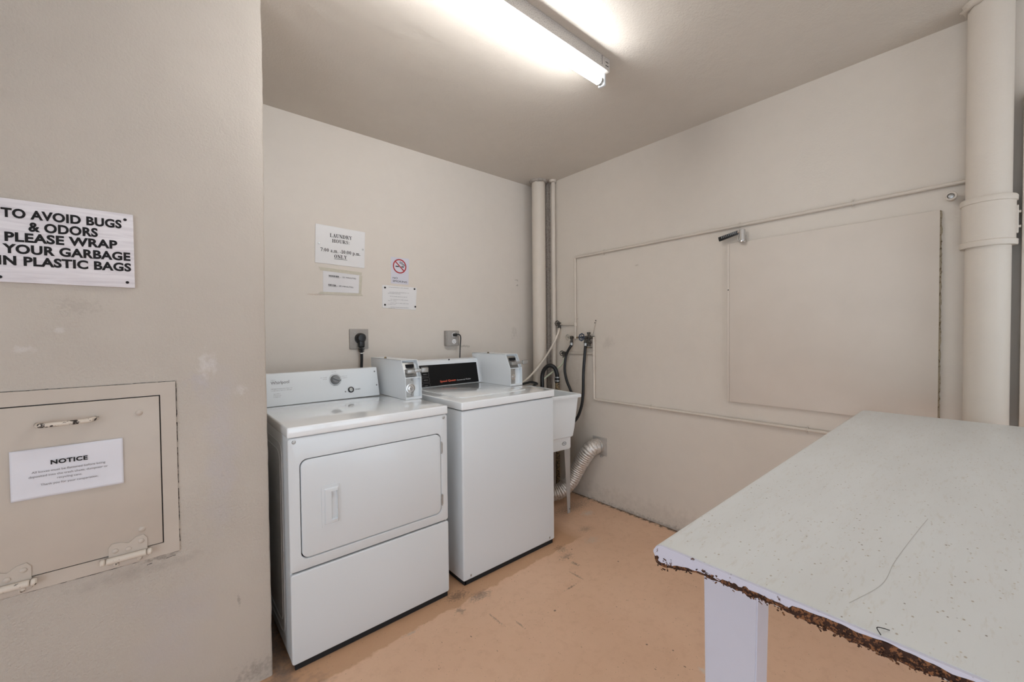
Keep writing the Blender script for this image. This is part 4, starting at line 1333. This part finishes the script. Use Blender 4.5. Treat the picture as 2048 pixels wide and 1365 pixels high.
def strap(parent, x, y, z, r, vertical=False):
    """saddle clip with two ears over a pipe on the right wall"""
    bm = newbm(); n = 10
    for e in (-1, 1):
        if vertical: box(bm, XR - .0028, XR - .0005, y + e * (r + .001), y + e * (r + .012), z - .006, z + .006, .0006, 1) if e > 0 else box(bm, XR - .0028, XR - .0005, y - r - .012, y - r - .001, z - .006, z + .006, .0006, 1)
        else: box(bm, XR - .0028, XR - .0005, y - .006, y + .006, min(z + e * (r + .001), z + e * (r + .014)), max(z + e * (r + .001), z + e * (r + .014)), .0006, 1)
    pts = []
    for k in range(n + 1):
        a = PI * k / n; s = math.cos(a) * (r + .0015); d = math.sin(a) * (r + .0015)
        pts.append((x - d, y + s, z) if vertical else (x - d, y, z + s))
    tube(bm, pts, .0024, 6)
    for e in (-1, 1):
        p = (XR - .0025, y + e * (r + .007), z) if vertical else (XR - .0025, y, z + e * (r + .008))
        lathe(bm, p, (-1, 0, 0), [(0, .0035), (.002, .003), (.0025, 0)], 10)
    obj('strap', bm, 'paint', parent)


rU = .0085
xu = XR - rU - .0042
hw = thing('upper_water_pipe', (xu, 1.2, 1.895), 'thin beige pipe running high along the right wall, then dropping to the valves', 'pipe')
bm = newbm(); tube(bm, rounded([(xu, -.03, 1.902), (xu, 2.143, 1.890), (xu, 2.143, 1.258)], .014), rU, 12)
obj('pipe', bm, 'paint', hw)
bm = newbm(); tube(bm, [(xu, 2.143, 1.360), (xu, 2.335, 1.364)], .0075, 12); obj('branch_pipe', bm, 'paint', hw)
bm = newbm(); cyl(bm, (xu, 2.143, 1.345), (xu, 2.143, 1.376), .0115, seg=16, bev=.002); cyl(bm, (xu, 2.143, 1.245), (xu, 2.143, 1.27), .0115, seg=16, bev=.002); obj('fitting', bm, 'paint', hw)
bm = newbm(); cyl(bm, (xu, 2.150, 1.257), (xu, 2.06, 1.257), .0055, seg=12); obj('brass_link', bm, 'brass', hw)
strap(hw, xu, .425, 1.900, rU); strap(hw, xu, 1.87, 1.892, rU); strap(hw, xu, .93, 1.896, rU); strap(hw, xu, 2.143, 1.408, rU, True)

cw = thing('lower_water_pipe', (xu, 1.2, .784), 'thin beige pipe running low along the right wall and rising to the valves', 'pipe')
bm = newbm(); tube(bm, rounded([(xu, -.03, .786), (xu, 1.962, .783), (xu, 1.962, 1.262)], .014), rU, 12)
obj('pipe', bm, 'paint', cw)
bm = newbm(); tube(bm, [(xu, 1.962, 1.133), (xu, 2.225, 1.131)], .0075, 12); obj('branch_pipe', bm, 'paint', cw)
bm = newbm(); cyl(bm, (xu, 1.962, 1.117), (xu, 1.962, 1.150), .0115, seg=16, bev=.002); obj('fitting', bm, 'paint', cw)
strap(cw, xu, 1.962, 1.03, rU, True); strap(cw, xu, 1.962, 1.235, rU, True); strap(cw, xu, 1.49, .784, rU); strap(cw, xu, .60, .785, rU)
# a flat galvanised hanger above the valves
hb = thing('pipe_hanger', (XR, 1.985, 1.30), 'thin flat slanting hanger strip screwed to the wall above the valves', 'bracket')
bm = newbm(); q0 = W(1192, 640, 0, XR - .003); q1 = W(1184, 668, 0, XR - .02)
dn = Vector((0, .006, 0)); prism(bm, [q0 - dn, q0 + dn, q1 + dn, q1 - dn], (-.002, 0, 0)); obj('strip', bm, 'paint', hb, flat=True)
bm = newbm()
for f in (.05, .22): lathe(bm, q0.lerp(q1, f) + Vector((-.002, 0, 0)), (-1, 0, 0), [(0, .004), (.002, .0035), (.002, 0)], 10)
obj('screw', bm, 'ink', hb)


def handwheel(parent, c, axis, R, mat):
    c = Vector(c); ax = Vector(axis).normalized(); bm = newbm(); n = 48
    up = Vector((0, 0, 1)); u = (up - ax * up.dot(ax)).normalized(); v = ax.cross(u)
    pts = [c + (u * math.cos(2 * PI * k / n) + v * math.sin(2 * PI * k / n)) * R * (1 + .09 * math.cos(8 * 2 * PI * k / n)) for k in range(n + 1)]
    tube(bm, pts, R * .17, 8, cap=False)
    for k in range(4):
        a = 2 * PI * k / 4 + .3; d = u * math.cos(a) + v * math.sin(a)
        tube(bm, [c + d * R * .1, c + d * R], R * .11, 6)
    lathe(bm, c - ax * R * .2, ax, [(0, R * .3), (R * .35, R * .28), (R * .45, 0)], 16)
    return obj('handwheel', bm, mat, parent)


def valve(name, stem, wheel, outlet, R, mat_wheel, label, mat='valve_dark'):
    """body at stem, handwheel out along the wheel vector, outlet hanging down"""
    stem = Vector(stem); wheel = Vector(wheel)
    t = thing(name, stem, label, 'valve')
    bm = newbm(); w = wheel.normalized()
    lathe(bm, stem - w * .012, w, [(0, .006), (.002, .0125), (.020, .0135), (.026, .009), (.034, .0085), (.036, .011), (.044, .011), (.046, .004), (wheel.length + .012, .0035)], 12)
    cyl(bm, stem, stem + Vector(outlet), .0105, seg=12, bev=.002)
    cyl(bm, stem + Vector(outlet) * .80, stem + Vector(outlet) * 1.15, .0135, seg=6)
    obj('valve_body', bm, mat, t)
    handwheel(t, stem + wheel, w, R, mat_wheel)
    return t


def tap(body, bx, wheel, wx, outz, R, mw, label):
    b_ = W(*body, 0, bx); w_ = W(*wheel, 0, wx)
    return valve('stop_valve', b_, w_ - b_, (-.004, 0, -outz), R, mw, label)


tap((1119, 648), xu, (1114.4, 647), xu - .040, .034, .019, 'valve_dark', 'small tarnished stop valve highest on the wall, feeding the cream hose')
tap((1143.5, 675.5), xu - .020, (1135, 674.9), xu - .062, .040, .0215, 'valve_cream', 'washer tap with a cream handwheel, the left one of the two hose taps')
tap((1171.5, 676), xu - .028, (1163.2, 674.9), xu - .075, .040, .0255, 'valve_blue', 'washer tap with a blue-grey handwheel, the right one of the two hose taps')
tap((1129, 706.5), xu, (1124, 707), xu - .040, .034, .019, 'valve_dark', 'small tarnished stop valve lowest on the wall, behind the black hose')
# cross fitting cluster next to the right tap
vc = thing('brass_pipe_cross', (xu - .02, 1.985, 1.25), 'dark corroded cross fitting with plugs, to the right of the blue-grey tap', 'pipe fitting')
bm = newbm(); X_ = xu - .022
cyl(bm, (X_, 2.045, 1.257), (X_, 1.972, 1.257), .012, seg=14, bev=.002)
cyl(bm, (X_, 1.992, 1.290), (X_, 1.992, 1.205), .010, seg=14, bev=.002)
cyl(bm, (X_, 1.992, 1.297), (X_, 1.992, 1.283), .014, seg=6)
cyl(bm, (X_, 2.003, 1.238), (X_, 1.972, 1.212), .011, seg=12, bev=.002)
cyl(bm, (X_, 1.992, 1.206), (X_, 1.992, 1.188), .013, seg=6)
cyl(bm, (X_, 1.978, 1.257), (XR, 1.968, 1.257), .010, seg=12)
torus(bm, (X_, 1.98, 1.257), (0, 1, 0), .013, .004, 16, 6)
obj('cross_body', bm, 'valve_dark', vc)
bm = newbm(); box(bm, X_ - .006, X_ + .018, 1.972, 2.022, 1.176, 1.181, .001, 1); obj('base_tab', bm, 'brass', vc)

# hoses
def hose(name, pts, r, mat, label, ends=None, seg=14):
    t = thing(name, pts[0], label, 'hose')
    bm = newbm(); tube(bm, pts, r, seg, 8); obj('hose_body', bm, mat, t)
    if ends:
        for a, b, rr in ends:
            bm = newbm(); cyl(bm, a, b, rr, seg=12, bev=.001); obj('hose_coupling', bm, 'steel', t)
    return t


def Q(px, py, x): return W(px, py, 0, x)


xa = xu - .03
T2 = W(1143.5, 675.5, 0, xu - .020) + Vector((-.004, 0, -.040)); T3 = W(1171.5, 676, 0, xu - .028) + Vector((-.004, 0, -.040))
DZ = Vector((0, 0, -.022))
hose('washer_hose', [T2 + DZ * .3, T2 + DZ, Q(1140, 695, 2.475), Q(1132, 712, 2.47), Q(1129.5, 738, 2.455), Q(1133, 760, 2.45), Q(1142, 783, 2.45), Q(1148, 800, 2.47), (2.45, 2.15, .62)], .0105, 'rubber',
     'black rubber hose hanging from the cream tap and bowing behind the sink', [(T2, T2 + DZ, .0135)])
hose('washer_hose', [T3 + DZ * .3, T3 + DZ, Q(1170, 702, 2.465), Q(1167, 745, 2.455), Q(1166, 790, 2.45), Q(1161, 820, 2.44), Q(1149, 843, 2.42), (2.38, 2.20, .52), (2.2, 2.35, .42)], .0110, 'rubber',
     'black rubber hose dropping almost straight from the blue-grey tap past the sink corner', [(T3, T3 + DZ, .0138)])
hose('supply_hose', [W(1119, 648, 0, xu) + Vector((-.004, 0, -.034)), Q(1117, 664, 2.47), Q(1108, 686, 2.43), Q(1090, 716, 2.40), Q(1070, 742, 2.32), Q(1050, 762, 2.24), (2.10, 2.40, .88)], .0075, 'white_hose',
     'cream hose slanting down from the highest stop valve across the corner pipes')
hose('supply_hose', [W(1129, 706.5, 0, xu) + Vector((-.004, 0, -.034)), Q(1129, 718, 2.49), Q(1123, 730, 2.475), Q(1112, 739, 2.455), Q(1102, 747, 2.42), Q(1093, 754, 2.40), Q(1087, 761, 2.38), Q(1084.5, 772, 2.372), Q(1084.5, 800, 2.372)], .0072, 'green_hose',
     'pale green hose curving left from the lowest stop valve')
hose('drain_hose', [(2.356, 2.365, .70), Q(1084.5, 772, 2.36), Q(1084.5, 752, 2.37), Q(1089, 739, 2.38), Q(1099, 731.5, 2.40), Q(1109, 736, 2.42), Q(1113.5, 747, 2.43), Q(1114.5, 757, 2.435)], .0165, 'rubber',
     'thick black ribless drain hose arching over into the standpipe', None, 20)
hose('drain_hose', [(1.92, 2.30, .895), Q(1052, 767, 2.16), Q(1062, 764.5, 2.22), Q(1074, 768, 2.28), (2.347, 2.452, .86), (2.352, 2.50, .80)], .0095, 'rubber', 'black hose lying flat behind the sink rim beside the washer')
sp = thing('standpipe', (2.436, 2.275, 0), 'rusty drain standpipe with silver clamps, under the arched black hose', 'pipe')
sb_ = Q(1114.5, 757, 2.435)
bm = newbm(); cyl(bm, (sb_.x, sb_.y, 0.0), (sb_.x, sb_.y, sb_.z - .03), .018, seg=20); obj('pipe', bm, 'brass', sp)
bm = newbm(); cyl(bm, (sb_.x, sb_.y, sb_.z - .035), (sb_.x, sb_.y, sb_.z + .012), .021, seg=24, bev=.002); obj('rubber_sleeve', bm, 'rubber', sp)
for dz in (.004, -.024):
    bm = newbm(); cyl(bm, (sb_.x, sb_.y, sb_.z + dz), (sb_.x, sb_.y, sb_.z + dz + .009), .0225, seg=24); box(bm, sb_.x - .029, sb_.x - .018, sb_.y - .008, sb_.y + .006, sb_.z + dz, sb_.z + dz + .009, .001, 1); obj('hose_clamp', bm, 'steel', sp)

# vent duct
vd = thing('vent_duct', (XR - .06, 1.93, .30), 'silver ribbed foil exhaust duct bending from the right wall down behind the sink leg', 'duct')
bm = newbm(); box(bm, XR - .003, XR - .0005, 1.853, 1.985, .362, .500, .0008, 1); obj('wall_plate', bm, 'vent_metal', vd)
bm = newbm(); lathe(bm, (XR - .003, 1.925, .432), (-1, 0, 0), [(0, .060), (.001, .052), (.040, .052)], 40); obj('wall_collar', bm, 'vent_metal', vd)
path = smooth_path([(XR - .025, 1.925, .432), (2.465, 1.928, .432), (2.432, 1.948, .408), (2.412, 1.985, .345), (2.385, 2.03, .25), (2.345, 2.06, .165), (2.28, 2.10, .10), (2.20, 2.16, .075), (2.08, 2.24, .072), (1.95, 2.27, .072)], 26)
bm = newbm(); np_ = len(path)
L_ = [0]
for i in range(1, np_): L_.append(L_[-1] + (path[i] - path[i - 1]).length)
def rf(f):
    s = L_[min(np_ - 1, int(f * (np_ - 1) + .5))]
    return .0560 + .0042 * (abs(math.sin(PI * s / .0175)) ** .6 - .5) + .0010 * noise.noise(Vector((s * 90, 0, 0)))
tube(bm, path, .055, 32, 0, True, rf)
for v in bm.verts: v.co += Vector((noise.noise(v.co * 60), noise.noise(v.co * 60 + Vector((9, 0, 0))), noise.noise(v.co * 60 + Vector((0, 9, 0))))) * .0012
obj('foil_hose', bm, 'foil', vd, sharp=180)
bm = newbm(); torus(bm, (2.487, 1.926, .431), (1, -.05, .05), .0575, .0028, 40, 6); box(bm, 2.478, 2.496, 1.87, 1.885, .362, .378, .002, 1); obj('worm_clamp', bm, 'steel', vd)

# access panel
ap = thing('cover_panel', (XR, .56, .888), 'large flat beige cover panel on the right wall with raw edges', 'wall panel')
bm = newbm(); box(bm, XR - .021, XR - .001, .136, .978, .888, 1.800, .0015, 2); obj('board', bm, 'paint_trim', ap)
bm = newbm(); box(bm, XR - .019, XR - .001, .979, .991, .888, 1.799, .0015, 2); obj('side_batten', bm, 'paint_trim', ap)
bm = newbm()
rows = []
for k in range(121):
    z = .889 + .910 * k / 120; e = .006 + .0045 * noise.noise(Vector((z * 30, 4, 0))) + .003 * noise.noise(Vector((z * 90, 1, 0)))
    rows.append([bm.verts.new(p) for p in ((XR - .019, .1362, z), (XR - .017, .1362 - e * .1, z), (XR - .008, .1362 - e * .6, z), (XR - .0005, .1362 - e * .9, z))])
for k in range(120):
    for j in range(3): bm.faces.new((rows[k][j], rows[k][j + 1], rows[k + 1][j + 1], rows[k + 1][j]))
obj('raw_board_edge', bm, 'raw_edge', ap, sharp=180)
bm = newbm(); lathe(bm, (XR - .019, .985, 1.535), (-1, 0, 0), [(0, .0035), (.0015, .003), (.0015, 0)], 12); obj('screw', bm, 'ink', ap)

# handle on the wall above the panel
wh = thing('wall_crank', (XR - .03, .93, 1.83), 'black ribbed grip on a chrome barrel, mounted on the wall above the cover panel', 'crank')
bx_ = XR - .038
bm = newbm()
cyl(bm, (bx_, .903, 1.803), (bx_, .903, 1.866), .0155, seg=24, bev=.002)
cyl(bm, (bx_, .903, 1.792), (bx_, .903, 1.804), .0165, .0155, seg=24, bev=.002)
cyl(bm, (bx_, .903, 1.835), (XR, .903, 1.835), .008, seg=12)
obj('chrome_barrel', bm, 'chrome', wh)
bm = newbm()
g0, g1 = Vector((bx_, .925, 1.853)), Vector((bx_, 1.030, 1.832))
dv = (g1 - g0).normalized(); up_ = Vector((0, -dv.z, dv.y)).normalized()
for s in (0,):
    pts = [g0 - up_ * .011, g0 + up_ * .011, g1 + up_ * .012, g1 - up_ * .013]
    prism(bm, [p + Vector((-.006, 0, 0)) for p in pts], (.012, 0, 0), .002, 2)
gp = obj('grip', bm, 'black', wh)
bm = newbm()
for k in range(9):
    c = g0.lerp(g1, .10 + .09 * k)
    pts = [c - up_ * .003 - dv * .0016, c + up_ * .0105 - dv * .0016, c + up_ * .0105 + dv * .0016, c - up_ * .003 + dv * .0016]
    prism(bm, [p + Vector((-.0085, 0, 0)) for p in pts], (.003, 0, 0))
obj('grip_rib', bm, 'knob', gp, flat=True)
bm = newbm(); tube(bm, [(bx_, .920, 1.850), (bx_ - .004, .925, 1.825), (bx_ - .004, .921, 1.806)], .0028, 8, 4); lathe(bm, (bx_ - .004, .921, 1.800), (0, 0, 1), [(0, 0), (.002, .0045), (.006, .0045), (.008, 0)], 12); cyl(bm, (bx_, .928, 1.853), (bx_, .905, 1.857), .007, seg=12, bev=.001)
obj('release_lever', bm, 'chrome', wh)

# stub fitting beside the column
st = thing('pipe_stub', (XR, .112, 1.85), 'short round beige pipe stub with a dark hollow end, left of the large pipe coupling', 'pipe fitting')
bm = newbm(); lathe(bm, (XR, .105, 1.846), (-1, .0, .02), [(0, .014), (.030, .014), (.031, .0185), (.040, .0185), (.042, .0165), (.040, .0115), (.030, .0105)], 28); obj('stub', bm, 'paint_trim', st)
bm = newbm(); lathe(bm, (XR - .031, .105, 1.847), (-1, 0, .02), [(0, .0108), (.003, .009), (.006, 0)], 20); obj('dark_plug', bm, 'steel', st)

# small rusty staple mark left on the back wall
mk = W(1033, 565, 1, YB)
bm = newbm(); c = mk
tube(bm, [(c.x - .018, YB - .001, c.z + .018), (c.x + .012, YB - .002, c.z + .020), (c.x + .012, YB - .001, c.z + .008)], .0018, 6)
tube(bm, [(c.x - .004, YB - .001, c.z - .030), (c.x + .010, YB - .002, c.z - .018), (c.x + .012, YB - .001, c.z - .032)], .0018, 6)
tag(obj('wall_staples', bm, 'concrete', None, c), 'two small bent metal staples left in the back wall near the corner pipe', 'staple')
